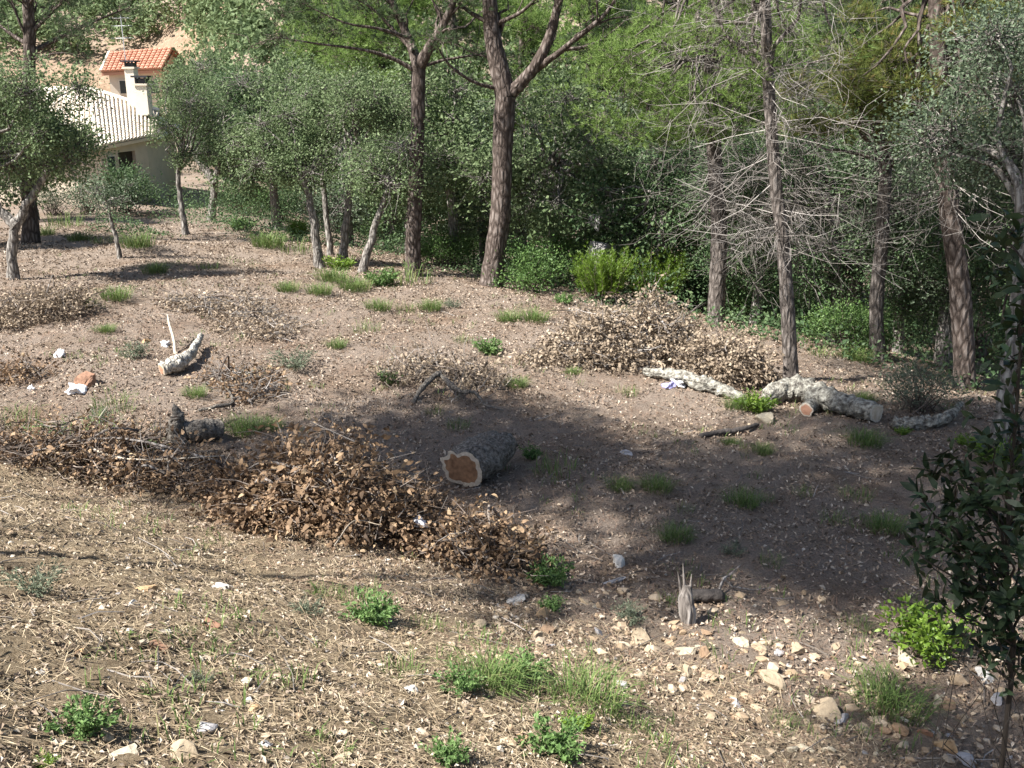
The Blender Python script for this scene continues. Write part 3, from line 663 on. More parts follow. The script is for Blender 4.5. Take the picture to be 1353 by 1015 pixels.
L_ = [(la, .22, .12, 0), (lb, .15, .07, 0), (pp([(700, 98), (735, 72, -.4), (775, 40, -.7), (800, 18, -.8), (822, -15, -1)], y0), .075, .025, .35), (pp([(742, 66, -.4), (780, 60, -.3), (812, 40, 0), (835, 18, 0)], y0), .04, .012, .2),
      (pp([(660, 118), (625, 108, -.3), (592, 84, -.6), (572, 50, -.8)], y0), .045, .012, .15), (pp([(646, 30), (615, 12, .3), (590, -15, .4)], y0), .05, .02, .4), (pp([(655, 32), (690, 15, -.3), (720, -15, -.6)], y0), .05, .02, .4),
      (pp([(780, 36, -.7), (812, 24, -.7), (845, 22, -.6)], y0), .025, .01, .2), (pp([(664, 78), (630, 72, .6), (600, 58, .9)], y0), .02, .008, 0)]
pine('pine_tree', 'tallest reddish pine forking high above the clearing centre', t, [.25, .23, .21, .20, .22], L_, pad_r=.5, ntuft=70, top=(at(690, -190, y0), (2.6, 2.0, .8), 18))

# dead-limbed pine in the right half
def deadwood(t, parent, pts, n, lmin, lmax, m='dead_twig', zdown=-.05, r=.009, sub=7, bias=None):
    mb = MB(); idx = rng.random(n)
    P = np.array([pts[0] * 0] * n); s = np.linspace(0, 1, len(pts))
    for a in range(3): P[:, a] = np.interp(idx, s, pts[:, a])
    ang = rng.random(n) * 6.28; d = np.stack([np.cos(ang), np.sin(ang), zdown + .25 * rng.normal(size=n)], 1)
    if bias is not None: d = d + np.array(bias)
    d = norm(d); l = (lmin + (lmax - lmin) * rng.random(n))[:, None]; E = P + d * l
    twigs(mb, P, E, r, r * .35, .10)
    # side twigs
    k = sub; tt = .25 + .75 * rng.random((n, k, 1)); S = P[:, None] + (E - P)[:, None] * tt; dd = norm(d[:, None] * .8 + rvec(n * k).reshape(n, k, 3) * .9 + [0, 0, -.12]); ll = l[:, None] * (.18 + .3 * rng.random((n, k, 1)))
    T = S + dd * ll; twigs(mb, S.reshape(-1, 3), T.reshape(-1, 3), r * .45, r * .2, .15)
    S2 = (S + (T - S) * .5).reshape(-1, 3); n2 = len(S2); d2 = norm(dd.reshape(-1, 3) + rvec(n2) * .9 + [0, 0, -.15]); twigs(mb, S2, S2 + d2 * ll.reshape(-1, 1) * .55, r * .3, r * .18, .15)
    mb.obj('dead_branches', M[m], parent)
t = trunk_from(1046, 506, [(1042, 430), (1035, 330), (1024, 230), (1016, 120), (1011, 0), (1008, -120)]); y0 = t[0][1]
pn = pine('pine_tree', 'slim grey pine full of bare dead twigs behind the cork logs', t, [.105, .098, .088, .08, .068, .055], [], barkm='pine_bark_grey', leaf='needle_bright', top=(at(1005, 10, y0 + .3), (1.5, 1.2, 1.1), 16), ntuft=50, pad_r=.42, w=.008)
deadwood(None, pn, smooth_path(t[2:7], 3), 165, .4, 1.75, zdown=-.05, r=.0065, sub=11)
t = trunk_from(946, 428, [(948, 370), (950, 300), (945, 220), (940, 120), (938, 0), (936, -120)]); y0 = t[0][1]
pn = pine('pine_tree', 'thick grey pine trunk behind the pale brush pile', t, [.17, .155, .145, .13, .11, .09], [], barkm='pine_bark_grey', leaf='needle_bright', top=(at(905, 105, y0 - .5), (1.9, 1.0, 1.6), 30), ntuft=80, w=.012)
deadwood(None, pn, smooth_path(t[2:6], 3), 85, .6, 2.0, zdown=-.25, r=.0065, sub=9)
t = trunk_from(1276, 516, [(1272, 440), (1266, 360), (1256, 290), (1246, 200), (1240, 80), (1236, -100)]); y0 = t[0][1]
pn = pine('pine_tree', 'furrowed reddish pine trunk standing near the right edge', t, [.165, .155, .145, .135, .12, .1], [], barkm='pine_bark', leaf='needle_rusty', top=(at(1250, 90, y0 + .2), (1.8, 1.2, 1.3), 28), ntuft=80, pad_r=.42, w=.011)
deadwood(None, pn, smooth_path(t[3:6], 3), 60, .6, 1.9, zdown=-.1, r=.006, sub=8)
t = trunk_from(1318, 588, [(1330, 520), (1340, 440), (1346, 360), (1352, 250)]); y0 = t[0][1]
oak('cork_oak', 'pale leaning cork oak trunk at the far right edge', [t], at(1370, 130, y0 + .8), (1.5, 1.3, 1.4), leaf='oak_leaf_grey', barkm='cork_bark', rad=.115, nl=18, ncl=46, per=26, L=.045, W=.026)
t = np.vstack([on(at(1160, 470, 16)[0], 16.0), pp([(1158, 400), (1165, 320), (1170, 220), (1172, 80)], 16)])
pine('pine_tree', 'shaded pine trunk between the dead-twigged pine and the reddish right pine', t, [.12, .11, .10, .09], [], barkm='pine_bark_grey', leaf='needle_rusty', top=(at(1165, 120, 15.6), (1.6, 1.2, 1.1), 24), ntuft=80, w=.011, pad_r=.45)
t = np.vstack([on(at(38, 300, 27)[0], 27.0), pp([(36, 200), (38, 110), (39, 50), (36, -20)], 27)])
L_ = [(pp([(40, 70), (75, 52, .3), (120, 30, .5), (165, 12, .6)], 27), .07, .015, .7), (pp([(38, 60), (10, 42, .2), (-15, 20, .4)], 27), .06, .02, .8), (pp([(39, 45), (65, 20), (95, -8)], 27), .06, .02, .8), (pp([(40, 78), (80, 70, -.4), (112, 75, -.6)], 27), .03, .01, .5)]
pine('pine_tree', 'dark spreading pine rising behind the left edge oak', t, [.2, .17, .15, .13], L_, pad_r=.55, ntuft=80, top=(at(30, -60, 27), (2.8, 2, 1.0), 14))

# ---- background trees: a few kinds, each placed as its own tree
def proto_oak(seed, leaf, h, r, L=.10, W=.062, nl=26, ncl=30, per=18):
    wood, crown = MB(), MB(); P = smooth_path([[0, 0, -.3], [.08, .04, h * .25], [-.05, .1, h * .5], [.05, 0, h * .62]], 3)
    tube(wood, P, [.17, .13, .11, .09], 8, .05); leafy_crown(wood, crown, P[-7:], [0, 0, h * .55], (r, r, h * .48), nl, r * .42, ncl, per, L, W, .14, .14)
    return wood.mesh('oak_wood', M['cork_bark'], True), crown.mesh('oak_crown', M[leaf])
def proto_pine(seed, leaf, h, r, nn=34, barkm='pine_bark', nt=72, k=10, L=.19, w=.02, low=.22, tr=1.0):
    wood, crown = MB(), MB(); P = smooth_path([[0, 0, -.4], [.1, .05, h * .3], [-.06, .1, h * .6], [.04, 0, h * .95]], 4)
    tube(wood, P, np.array([.2, .17, .13, .07]) * tr, 8, .05); ends = []
    for i in range(nn):
        f = low + (1 - low) * (i + rng.random()) / nn; a = rng.random() * 6.28; rr_ = r * (1.05 - .55 * abs(f - .55) / .45) * (.55 + .5 * rng.random()); z = h * f
        b = np.array([math.cos(a) * rr_, math.sin(a) * rr_, z + .25]); s0 = np.array([0, 0, z - .3 * rr_])
        limb(wood, s0, b, .05, .012, .1, 5); ends.append(b); ends.append(s0 + (b - s0) * .62 + rng.normal(size=3) * .25)
    pine_pads(crown, wood, ends, r * .34, nt, k, L, w)
    return wood.mesh('pine_wood', M[barkm], True), crown.mesh('pine_crown', M[leaf])
PROTO = {'oak_a': proto_oak(1, 'oak_leaf', 5, 1.9), 'oak_b': proto_oak(2, 'oak_leaf_dark', 5, 2.0), 'oak_n': proto_oak(13, 'oak_leaf_dark', 5, 1.9, .058, .036, 28, 38, 30), 'oak_m': proto_oak(14, 'oak_leaf_grey', 5.2, 1.8, .056, .034, 28, 38, 30), 'oak_c': proto_oak(3, 'oak_leaf_grey', 5.2, 1.8),
         'pine_a': proto_pine(4, 'needle_bright', 9, 2.3), 'pine_b': proto_pine(5, 'needle_bright', 8, 2.5), 'pine_c': proto_pine(6, 'needle_dark', 9, 2.4)}
def place_tree(kind, x, y, s, label, group=None, rz=None, dz=0, name=None):
    t = thing(name or ('oak_tree' if kind.startswith('oak') else 'pine_tree'), label, 'tree', on(x, y, dz), group); t.rotation_euler = (0, 0, rng.random() * 6.28 if rz is None else rz); t.scale = (s, s, s)
    for nm, me in zip(('trunk', 'crown'), PROTO[kind]):
        o = bpy.data.objects.new(nm, me); COL.objects.link(o); o.parent = t
    return t
def bg(kind, px, Y, s, label, dz=0):
    x = (px - PW / 2) / FPX * (Y * math.cos(R(PITCH)) + 1.2); place_tree(kind, x, Y, s, label, 'trees of the surrounding wood', dz=dz)
BG = [
 ('oak_a', 735, 24.5, .95, 'grey-green oak filling the gap just right of the tallest pine'), ('oak_c', 805, 27, 1.0, 'pale grey-green oak behind the short masonry wall'),
 ('oak_b', 868, 23, .82, 'dark oak behind the pale brush pile, left of the thick grey pine'), ('oak_n', 1000, 21, .85, 'dark oak seen through the bare twigs of the slim pine'),
 ('oak_n', 1105, 19, .9, 'glossy dark oak right of the slim dead-twigged pine'), ('oak_m', 1255, 17.5, 1.05, 'pale leafy oak behind the reddish right pine'),
 ('oak_n', 1195, 18.5, .72, 'low dark oak beside the shaded pine trunk'), ('oak_n', 1345, 16, .9, 'dark oak behind the pale leaning trunk'),
 ('oak_a', 596, 27, 1.05, 'oak crown showing between the dark pine and tallest pine'), ('oak_b', 540, 29, .8, 'low dark oak behind the dark-trunked pine'),
 ('oak_a', 365, 37, 1.15, 'oak behind the gap between round oak and four-stem group'), ('oak_c', 640, 31, .95, 'pale oak directly behind the tallest pine trunk'),
 ('pine_a', 780, 31, 1.15, 'bright green pine above and right of the tallest pine'), ('pine_b', 880, 29, 1.15, 'bright green pine left of the thick grey pine top'),
 ('pine_b', 965, 27, 1.0, 'sunlit pine behind the tops of the twiggy pines'), ('pine_a', 1075, 30, 1.1, 'bright pine right behind the slim twiggy pine'),
 ('pine_c', 1130, 24, .95, 'darker pine above the glossy dark oak'), ('pine_b', 1205, 27, 1.05, 'green pine behind the rusty-needled pine'), ('pine_c', 1310, 21, .95, 'dark pine at the top right corner'),
 ('pine_a', 1390, 24, 1.0, 'bright pine cut by the right edge of the photo'), ('pine_a', 600, 40, 1.25, 'bright pine far behind the dark-trunked pine'), ('pine_b', 510, 39, 1.15, 'bright pine above the four-stem oak group'),
 ('pine_b', 690, 43, 1.3, 'far bright pine behind the fork of the tallest pine'), ('pine_a', 440, 47, 1.15, 'far pine left of the dark pine top'), ('pine_c', 820, 38, 1.3, 'far dark pine between two bright pines'),
 ('oak_b', 330, 52, 1.3, 'far dark oak right of the orange-roofed house'), ('oak_a', 270, 62, 1.35, 'far oak beside the gable of the orange-roofed house'), ('oak_c', 400, 58, 1.4, 'far pale oak on the slope above the round oak'),
 ('oak_a', -60, 26, 1.0, 'oak mostly cut off by the left edge'), ('oak_b', 45, 33, .9, 'dark oak half hidden behind the left edge oak'), ('oak_b', 930, 33, 1.1, 'dark oak deep in the wood behind the pale brush pile'),
 ('oak_a', 1040, 36, 1.3, 'oak deep in the wood behind the slim pine'), ('oak_b', 1200, 34, 1.3, 'oak deep in the wood behind the shaded trunk'), ('oak_c', 460, 33, .9, 'pale oak behind the four-stem oak group'), ('pine_b', 950, 46, 1.3, 'farthest bright pine above the twiggy pines'), ('pine_a', 1120, 44, 1.3, 'farthest bright pine above the glossy dark oak')]
for b_ in BG: bg(*b_)
# trees that stand left of the frame and shade the clearing floor
PROTO['umbrella'] = proto_pine(7, 'needle_dark', 10.5, 2.7, nn=30, nt=90, low=.72, w=.024, tr=.2)
PROTO['thin_umbrella'] = proto_pine(9, 'needle_dark', 13.2, 2.3, nn=24, nt=70, low=.80, w=.02, tr=.18)
PROTO['tall_umbrella'] = proto_pine(8, 'needle_dark', 14.5, 3.1, nn=30, nt=68, low=.80, w=.022, tr=.14)
place_tree('umbrella', -9.1, 6.0, 1.0, 'shading pine just left of the frame beside the brush tangle', 'shade trees left of the clearing')
place_tree('tall_umbrella', -7.0, 4.7, 1.0, 'tallest shading pine left of the frame', 'shade trees left of the clearing')
place_tree('tall_umbrella', -7.7, 3.3, .85, 'lower shading pine between the tall ones left of the frame', 'shade trees left of the clearing')
place_tree('tall_umbrella', -5.0, 4.9, 1.0, 'shading pine nearest the left edge of the frame', 'shade trees left of the clearing')
place_tree('thin_umbrella', -6.2, .0, 1.0, 'shading pine left of the photographer on the bank', 'shade trees left of the clearing')

# ---- bushes
def proto_bush(leaf, h, r, n, L, W, barkm='twig', up=.4):
    wood, crown = MB(), MB(); k = 46; a = rng.random(k) * 6.28; q = rng.random(k) ** .6; P = np.stack([np.cos(a) * r * q, np.sin(a) * r * q, h * (.35 + .65 * rng.random(k)) * (1 - .35 * q ** 2)], 1)
    twigs(wood, np.zeros((k, 3)) + rng.normal(size=(k, 3)) * [r * .2, r * .2, 0], P, .012, .004, .15)
    Q = np.repeat(P, n // k, 0) + rng.normal(size=(n // k * k, 3)) * [r * .2, r * .2, h * .14]; Q[:, 2] = np.abs(Q[:, 2]); leaves(crown, Q, L, W, up=up, D=Q - [0, 0, h * .2]); return wood.mesh('bush_wood', M[barkm]), crown.mesh('bush_leaves', M[leaf])
def proto_heath(leaf, h, r, n):
    wood, crown = MB(), MB(); k = 70; a = rng.random(k) * 6.28; q = rng.random(k) ** .6; B_ = np.stack([np.cos(a) * r * q * .4, np.sin(a) * r * q * .4, np.zeros(k)], 1); P = np.stack([np.cos(a) * r * q, np.sin(a) * r * q, h * (.55 + .45 * rng.random(k))], 1)
    twigs(wood, B_, P, .008, .003, .1); m = n // k; t = .25 + .8 * rng.random((k, m, 1)); S = (B_[:, None] + (P - B_)[:, None] * t).reshape(-1, 3) + rng.normal(size=(k * m, 3)) * .035
    needles(crown, S, np.repeat(norm(P - B_), m, 0), 7, .09, .011, .8); return wood.mesh('heath_wood', M['twig']), crown.mesh('heath_leaves', M[leaf])
BUSH = {'bush': proto_bush('shrub_leaf', 1.1, .8, 5200, .055, .032), 'dark': proto_bush('oak_leaf_dark', 1.2, .9, 5200, .06, .036), 'heath': proto_heath('bright_leaf', 1.1, .7, 2600), 'grey': proto_bush('grey_weed', .8, .6, 2600, .045, .02), 'bright': proto_bush('bright_leaf', .6, .7, 3000, .055, .03)}
def bush(kind, px, py, s, label, sz=1.0, Y=None):
    p = G(px, py) if Y is None else on(*at(px, py, Y)[:2]); t = thing('shrub', label, 'shrub', p); t.rotation_euler = (0, 0, rng.random() * 6.28); t.scale = (s, s, s * sz)
    for nm, me in zip(('stems', 'foliage'), BUSH[kind]):
        o = bpy.data.objects.new(nm, me); COL.objects.link(o); o.parent = t
for b_ in [('bush', 588, 352, .9, 'leafy green shrub between the dark pine and tallest pine'), ('bush', 622, 338, .85, 'shrub touching the left side of the tallest pine'), ('bush', 700, 384, .95, 'leafy shrub at the right foot of the tallest pine'),
           ('bush', 742, 378, 1.15, 'dark shrub two steps right of the tallest pine'), ('heath', 795, 398, 1.0, 'feathery green heath bush behind the pale brush pile, left one'), ('heath', 862, 402, 1.15, 'feathery green heath bush behind the pale brush pile, right one'),
           ('bush', 905, 408, 1.2, 'dark shrub left of the thick grey pine foot'), ('bush', 990, 425, 1.0, 'leafy shrub between the two twiggy pines'), ('dark', 1085, 440, 1.1, 'dark shrub right of the slim pine'), ('bush', 1118, 462, .75, 'low green shrub at the edge of the shaded trunk'),
           ('dark', 1210, 450, 1.1, 'dark shrub left of the reddish right pine'), ('grey', 1212, 545, .8, 'grey-green shrub behind the knobby dark log'), ('dark', 1320, 480, 1.0, 'dark shrub beside the pale leaning trunk'),
           ('bush', 340, 285, 1.2, 'green shrub behind the rail fence'), ('dark', 375, 292, 1.3, 'dark shrub left of the four-stem oaks'), ('dark', 310, 280, 1.1, 'dark low shrub right of the round oak trunk'), ('grey', 118, 282, 1.4, 'grey-green shrub against the beige house wall'), ('dark', 165, 280, 1.3, 'dark shrub beside the house door'),
           ('heath', 395, 318, .6, 'small feathery bush left of the leaning oak stem'), ('heath', 460, 300, 1.0, 'feathery bush behind the four-stem oaks'), ('bush', 508, 318, 1.1, 'green shrub behind the leaning oak stem'), ('grey', 70, 285, 1.2, 'grey shrub behind the left edge oak'), ('dark', 1010, 405, 1.0, 'dark shrub deep between the twiggy pines'), ('bush', 770, 360, 1.2, 'green shrub under the masonry wall'), ('dark', 830, 350, 1.4, 'tall dark shrub behind the feathery heath bushes'), ('bush', 655, 330, 1.1, 'shrub hidden behind the tallest pine foot')]:
    bush(*b_)
bush('bush', 130, 118, 3.2, 'broad sunlit green shrub between the two houses', .9, Y=58)
bush('bush', 95, 125, 2.6, 'green shrub left of the broad sunlit shrub between the houses', .9, Y=57)

# forest-floor undergrowth and the far wood
mb = MB(); n = 215000; x = -14 + 34 * rng.random(n); y = 12 + 30 * rng.random(n); tt = (x + .2) * .787 + (y - 20.3) * .617; ok = ((tt > 1.0) | ((y > 29) & (x > -12.5))) & (x / y < .7) & (x / y > -.55); cl = np.sin(x * 1.3 + 2 * np.sin(y * .8)) + np.sin(y * 1.7 + x); ok &= cl + rng.normal(size=n) * .5 > .2
x, y, cl, tt = x[ok], y[ok], cl[ok], tt[ok]; hh = np.clip(np.maximum(tt, (y - 28) * .6) * .35, .1, 1.3) * rng.random(len(x)) * (.25 + .35 * np.clip(cl, 0, 2)); leaves(mb, np.column_stack([x, y, zfun(x, y) + .05 + hh]), .07, .042, up=.6)
tag(mb.obj('undergrowth', M['oak_leaf_dark']), 'dark leafy undergrowth covering the floor of the wood', 'undergrowth', kind='stuff')
mb = MB(); cnt = 0
far_sites = [(-.56 + .40 * rng.random(), 99.5 + 20 * rng.random()) for _ in range(150)] + [(-.325 + .15 * rng.random(), 62 + 42 * rng.random()) for _ in range(110)]
for i in range(9000):
    y = 50 + 90 * rng.random() ** 1.2; u = -.62 + 1.2 * rng.random()
    if i < len(far_sites): u, y = far_sites[i]
    x = u * y; z = float(zfun(x, y))
    if (z - 4) / y > .085: continue
    if u < -.30 and y < 94 and not (y > 62 and u < -.46): continue
    if -.47 < u < -.325 and y < 100.5: continue
    if u < -.30 and y < 100 and rng.random() < .4: continue
    cnt += 1; rr_ = 1.5 + 1.6 * rng.random(); hh = rr_ * (1.1 + .8 * rng.random()); nc = 22; d = rvec(nc); d[:, 2] = np.abs(d[:, 2]); P = np.array([x, y, z + hh * .45]) + d * [rr_, rr_, hh * .8] * (.6 + .4 * rng.random((nc, 1)))
    Q = np.repeat(P, 11, 0) + rng.normal(size=(nc * 11, 3)) * .34; leaves(mb, Q, .40, .27, up=.5, rnd=np.clip(rng.random() * .6 + .4 * rng.random(len(Q)), 0, 1))
    if cnt > 520: break
tag(mb.obj('far_wood', M['oak_leaf']), 'green wood covering the far hillside', 'wood', kind='stuff')
# ------------------------------------------------------------------ logs, stumps, branches
def wood_noise(n, sides, amp, k=3):
    a = rng.normal(size=(n, sides)); 
    for _ in range(k): a = (a + np.roll(a, 1, 0) * .5 + np.roll(a, 1, 1) * .5 + np.roll(a, -1, 1) * .5) / 2.2
    return 1 + amp * a / max(a.std(), 1e-6)
def log(name, label, pts, rad, barkm, cuts=(None, None), amp=.09, sides=30, seg=10, ring=.78, squash=1.0, cat='log', flat_shape=None, ringm='cork_ring'):
    """a length of trunk: lumpy bark, and at each sawn end a pale cork ring round a darker wood disc"""
    pts = np.asarray(pts, float); t = thing(name, label, cat, [*pts[0][:2], float(zfun(*pts[0][:2]))]); P = smooth_path(pts, seg); n = len(P)
    rr = np.interp(np.linspace(0, 1, n), np.linspace(0, 1, len(rad)), rad); T = norm(np.gradient(P, axis=0)); up = np.array([0, 0, 1.0]); U = norm(np.cross(T, up)); W = np.cross(U, T); W = norm(W)
    a = np.linspace(0, 2 * np.pi, sides, endpoint=False); shp = np.ones(sides) if flat_shape is None else np.interp(a, np.linspace(0, 2 * np.pi, len(flat_shape)), flat_shape)
    mod = wood_noise(n, sides, amp) * wood_noise(n, sides, amp * .45, 0) * shp[None]; V = P[:, None] + (rr[:, None] * mod)[..., None] * (np.cos(a)[None, :, None] * U[:, None] + squash * np.sin(a)[None, :, None] * W[:, None])
    mb = MB(); i = np.arange(n - 1)[:, None] * sides; j = np.arange(sides)[None]; k = (j + 1) % sides; mb.add(V.reshape(-1, 3), np.stack([i + j, i + k, i + sides + k, i + sides + j], -1).reshape(-1, 4))
    for e, cm in ((0, cuts[0]), (n - 1, cuts[1])):
        ringv = V[e]; c = ringv.mean(0); ax = T[e] * (-1 if e == 0 else 1); js = np.arange(sides); k2 = (js + 1) % sides; inner = c + (ringv - c) * ring * wood_noise(1, sides, .03, 1)[0][:, None] + ax * .004
        if cm is None:
            mb.add(np.vstack([ringv, c + ax * .05]), np.stack([js, k2, np.full(sides, sides)], -1)); continue
        rm = MB(); rm.add(np.vstack([ringv + ax * .001, inner]), np.stack([js, k2, sides + k2, sides + js], -1)); rm.obj('cork_ring', M[ringm], t)
        cf = MB(); cf.add(np.vstack([inner, c + ax * .006]), np.stack([js, k2, np.full(sides, sides)], -1)); cf.obj('cut_face', M[cm], t)
    mb.obj('bark', M[barkm], t, smooth=True); return t

f0 = G(608, 646); ax = norm(np.array([[.52, .85, 0.02]]))[0]
log('cork_log', 'thick dark cork oak log with brown sawn face toward the camera', [f0 + [0, 0.02, .20], f0 + ax * .25 + [0, 0, .21], f0 + ax * .55 + [0, 0, .21], f0 + ax * .85 + [0, 0, .20]], [.255, .25, .235, .16], 'cork_dark', ('cut_brown', None), amp=.07, sides=40, seg=8, ring=.79, squash=.86, flat_shape=[1.08, 1.12, 1.0, .95, .98, .9, .84, .92, .98, .86, 1.0, 1.0, 1.08])
def gl(px, py, h): return G(px, py) + [0, 0, h]
log('cork_log', 'pale gnarled log lying against the front of the pale brush pile', [gl(852, 497, .06), gl(890, 505, .10), gl(925, 516, .10), gl(955, 525, .09), gl(982, 534, .06)], [.05, .075, .10, .085, .06], 'cork_lichen', amp=.16)
log('cork_log', 'pale furrowed cork log at the foot of the slim grey pine', [gl(1012, 534, .10), gl(1040, 530, .15), gl(1075, 533, .15), gl(1100, 540, .10)], [.10, .16, .15, .12], 'cork_lichen', (None, None), amp=.13)
log('cork_log', 'lichen-pale cork log with sawn pinkish end facing right', [gl(1075, 540, .16), gl(1100, 546, .16), gl(1128, 552, .14), gl(1157, 560, .12)], [.15, .155, .145, .15], 'cork_lichen', (None, 'cut_pale'), amp=.10, squash=.8)
log('cork_log', 'short log stub with reddish sawn end among the pale logs', [gl(1064, 553, .11), gl(1078, 546, .14), gl(1100, 541, .14)], [.085, .085, .09], 'cork_lichen', ('cut_red', None), amp=.08)
log('cork_log', 'knobby dark lichened log right of the sawn pinkish log', [gl(1180, 566, .05), gl(1205, 568, .08), gl(1232, 567, .08), gl(1252, 560, .10), gl(1268, 550, .16)], [.06, .08, .07, .06, .035], 'cork_lichen', amp=.2)
log('charred_branch', 'short blackened branch lying flat on the shaded litter', [gl(926, 579, .03), gl(950, 577, .04), gl(975, 573, .04), gl(1000, 566, .03)], [.028, .036, .034, .024], 'char', amp=.10, sides=12, cat='branch')
log('broken_branch', 'chalky white broken branch with a rusty end among the litter', [gl(214, 497, .08), gl(232, 493, .12), gl(248, 484, .12), gl(258, 474, .15), gl(267, 461, .20)], [.10, .115, .08, .06, .045], 'cork_pale', ('cut_red', None), amp=.12, sides=16, cat='branch')
log('tree_stump', 'small low sawn stump left of the dark bent branch', [gl(482, 516, -.05), gl(482, 516, .10), gl(482, 516, .17)], [.15, .135, .13], 'dead_wood', (None, 'cut_pale'), amp=.05, sides=18, cat='stump', ring=.9, ringm='cut_pale')
log('wood_chunk', 'dark upright stub in the left brush tangle', [gl(234, 590, -.05), gl(232, 588, .15), gl(238, 586, .30), gl(236, 586, .42)], [.11, .10, .075, .03], 'cork_dark', amp=.09, sides=16, cat='wood')
log('wood_chunk', 'sawn reddish wood block beside the dark stub in the tangle', [gl(246, 585, .12), gl(266, 584, .13), gl(290, 582, .12)], [.12, .125, .12], 'cork_dark', ('cut_red', 'cut_red'), amp=.06, sides=16, cat='wood', ring=.92)
log('fallen_bough', 'dark bough lying through the left brush tangle', [gl(60, 600, .12), gl(110, 612, .2), gl(165, 610, .18), gl(215, 622, .14), gl(290, 622, .2)], [.05, .065, .06, .05, .03], 'cork_dark', amp=.14, sides=12, cat='branch')
q = G(600, 530); t = thing('dead_spray', 'bare twig spray rising from the dark bent branch', 'branch', q); mb = MB(); n = 26; A_ = np.array([gl(580 + 70 * rng.random(), 528 + 12 * rng.random(), .08) for _ in range(n)]); d_ = norm(rvec(n) * [1, 1, .4] + [.25, 0, .7]); twigs(mb, A_, A_ + d_ * (.15 + .3 * rng.random((n, 1))), .006, .002, .2); tag(mb.obj('twigs', M['dead_twig'], t), kind='stuff')
log('dead_branch', 'dark bent dead branch arching over the middle of the clearing', [gl(546, 534, .01), gl(556, 524, .09), gl(578, 516, .22), gl(584, 518, .20), gl(606, 528, .12), gl(628, 533, .12), gl(640, 540, .05), gl(662, 545, .03)], [.03, .036, .038, .032, .03, .024, .016, .01], 'cork_dark', amp=.16, sides=10, cat='branch')
log('dead_branch', 'grey forked stick lying behind the dark stub of the tangle', [gl(262, 546, .02), gl(285, 541, .03), gl(308, 533, .03), gl(290, 508, .10)], [.022, .024, .02, .010], 'cork_dark', amp=.1, sides=10, cat='branch')
log('pale_stick', 'thin upright whitish stick behind the chalky broken branch', [gl(232, 470, .0), gl(231, 463, .18), gl(227, 458, .33), gl(225, 452, .42)], [.028, .024, .02, .012], 'pale_twig', amp=.08, sides=9, cat='stick')

# splintered stump with a short log behind it
b0 = G(908, 826); t = thing('splintered_stump', 'grey splintered stump standing among the rubble stones', 'stump', b0)
mb = MB(); tube(mb, [b0 + [.03, 0, -.08], b0 + [.0, .0, .10], b0 + [-.02, .03, .22], b0 + [-.015, .05, .30]], [.035, .062, .058, .03], 9, .14); mb.obj('core', M['dead_wood'], t, smooth=True)
for (dx, dy, h, r) in ((-.06, .02, .40, .018), (-.03, .04, .46, .016), (.02, .02, .38, .02), (-.045, -.01, .28, .02)):
    mb = MB(); tube(mb, [b0 + [dx * .4, dy, .05], b0 + [dx * .8, dy + .02, h * .6], b0 + [dx * 1.3, dy + .06, h]], [r, r * .8, .003], 6, .12); mb.obj('splinter', M['dead_wood'], t, smooth=True)
log('short_log', 'short dark log lying right of the splintered stump', [gl(914, 796, .05), gl(932, 796, .06), gl(952, 795, .05)], [.05, .052, .048], 'char', amp=.06, sides=14, cat='log')
q = G(948, 792); t = thing('forked_twig', 'pale bent twig fork resting on the short dark log', 'twig', q); mb = MB(); tube(mb, [q + [0, 0, .05], q + [.06, .1, .12], q + [.12, .14, .14], q + [.22, .2, .2]], [.012, .012, .01, .004], 6, .1); mb.obj('stem', M['dead_wood'], t); mb = MB(); tube(mb, [q + [.06, .1, .12], q + [.13, .08, .06], q + [.3, .1, .02], q + [.45, .12, .03]], [.01, .009, .007, .003], 6, .1); mb.obj('side_twig', M['dead_wood'], t)

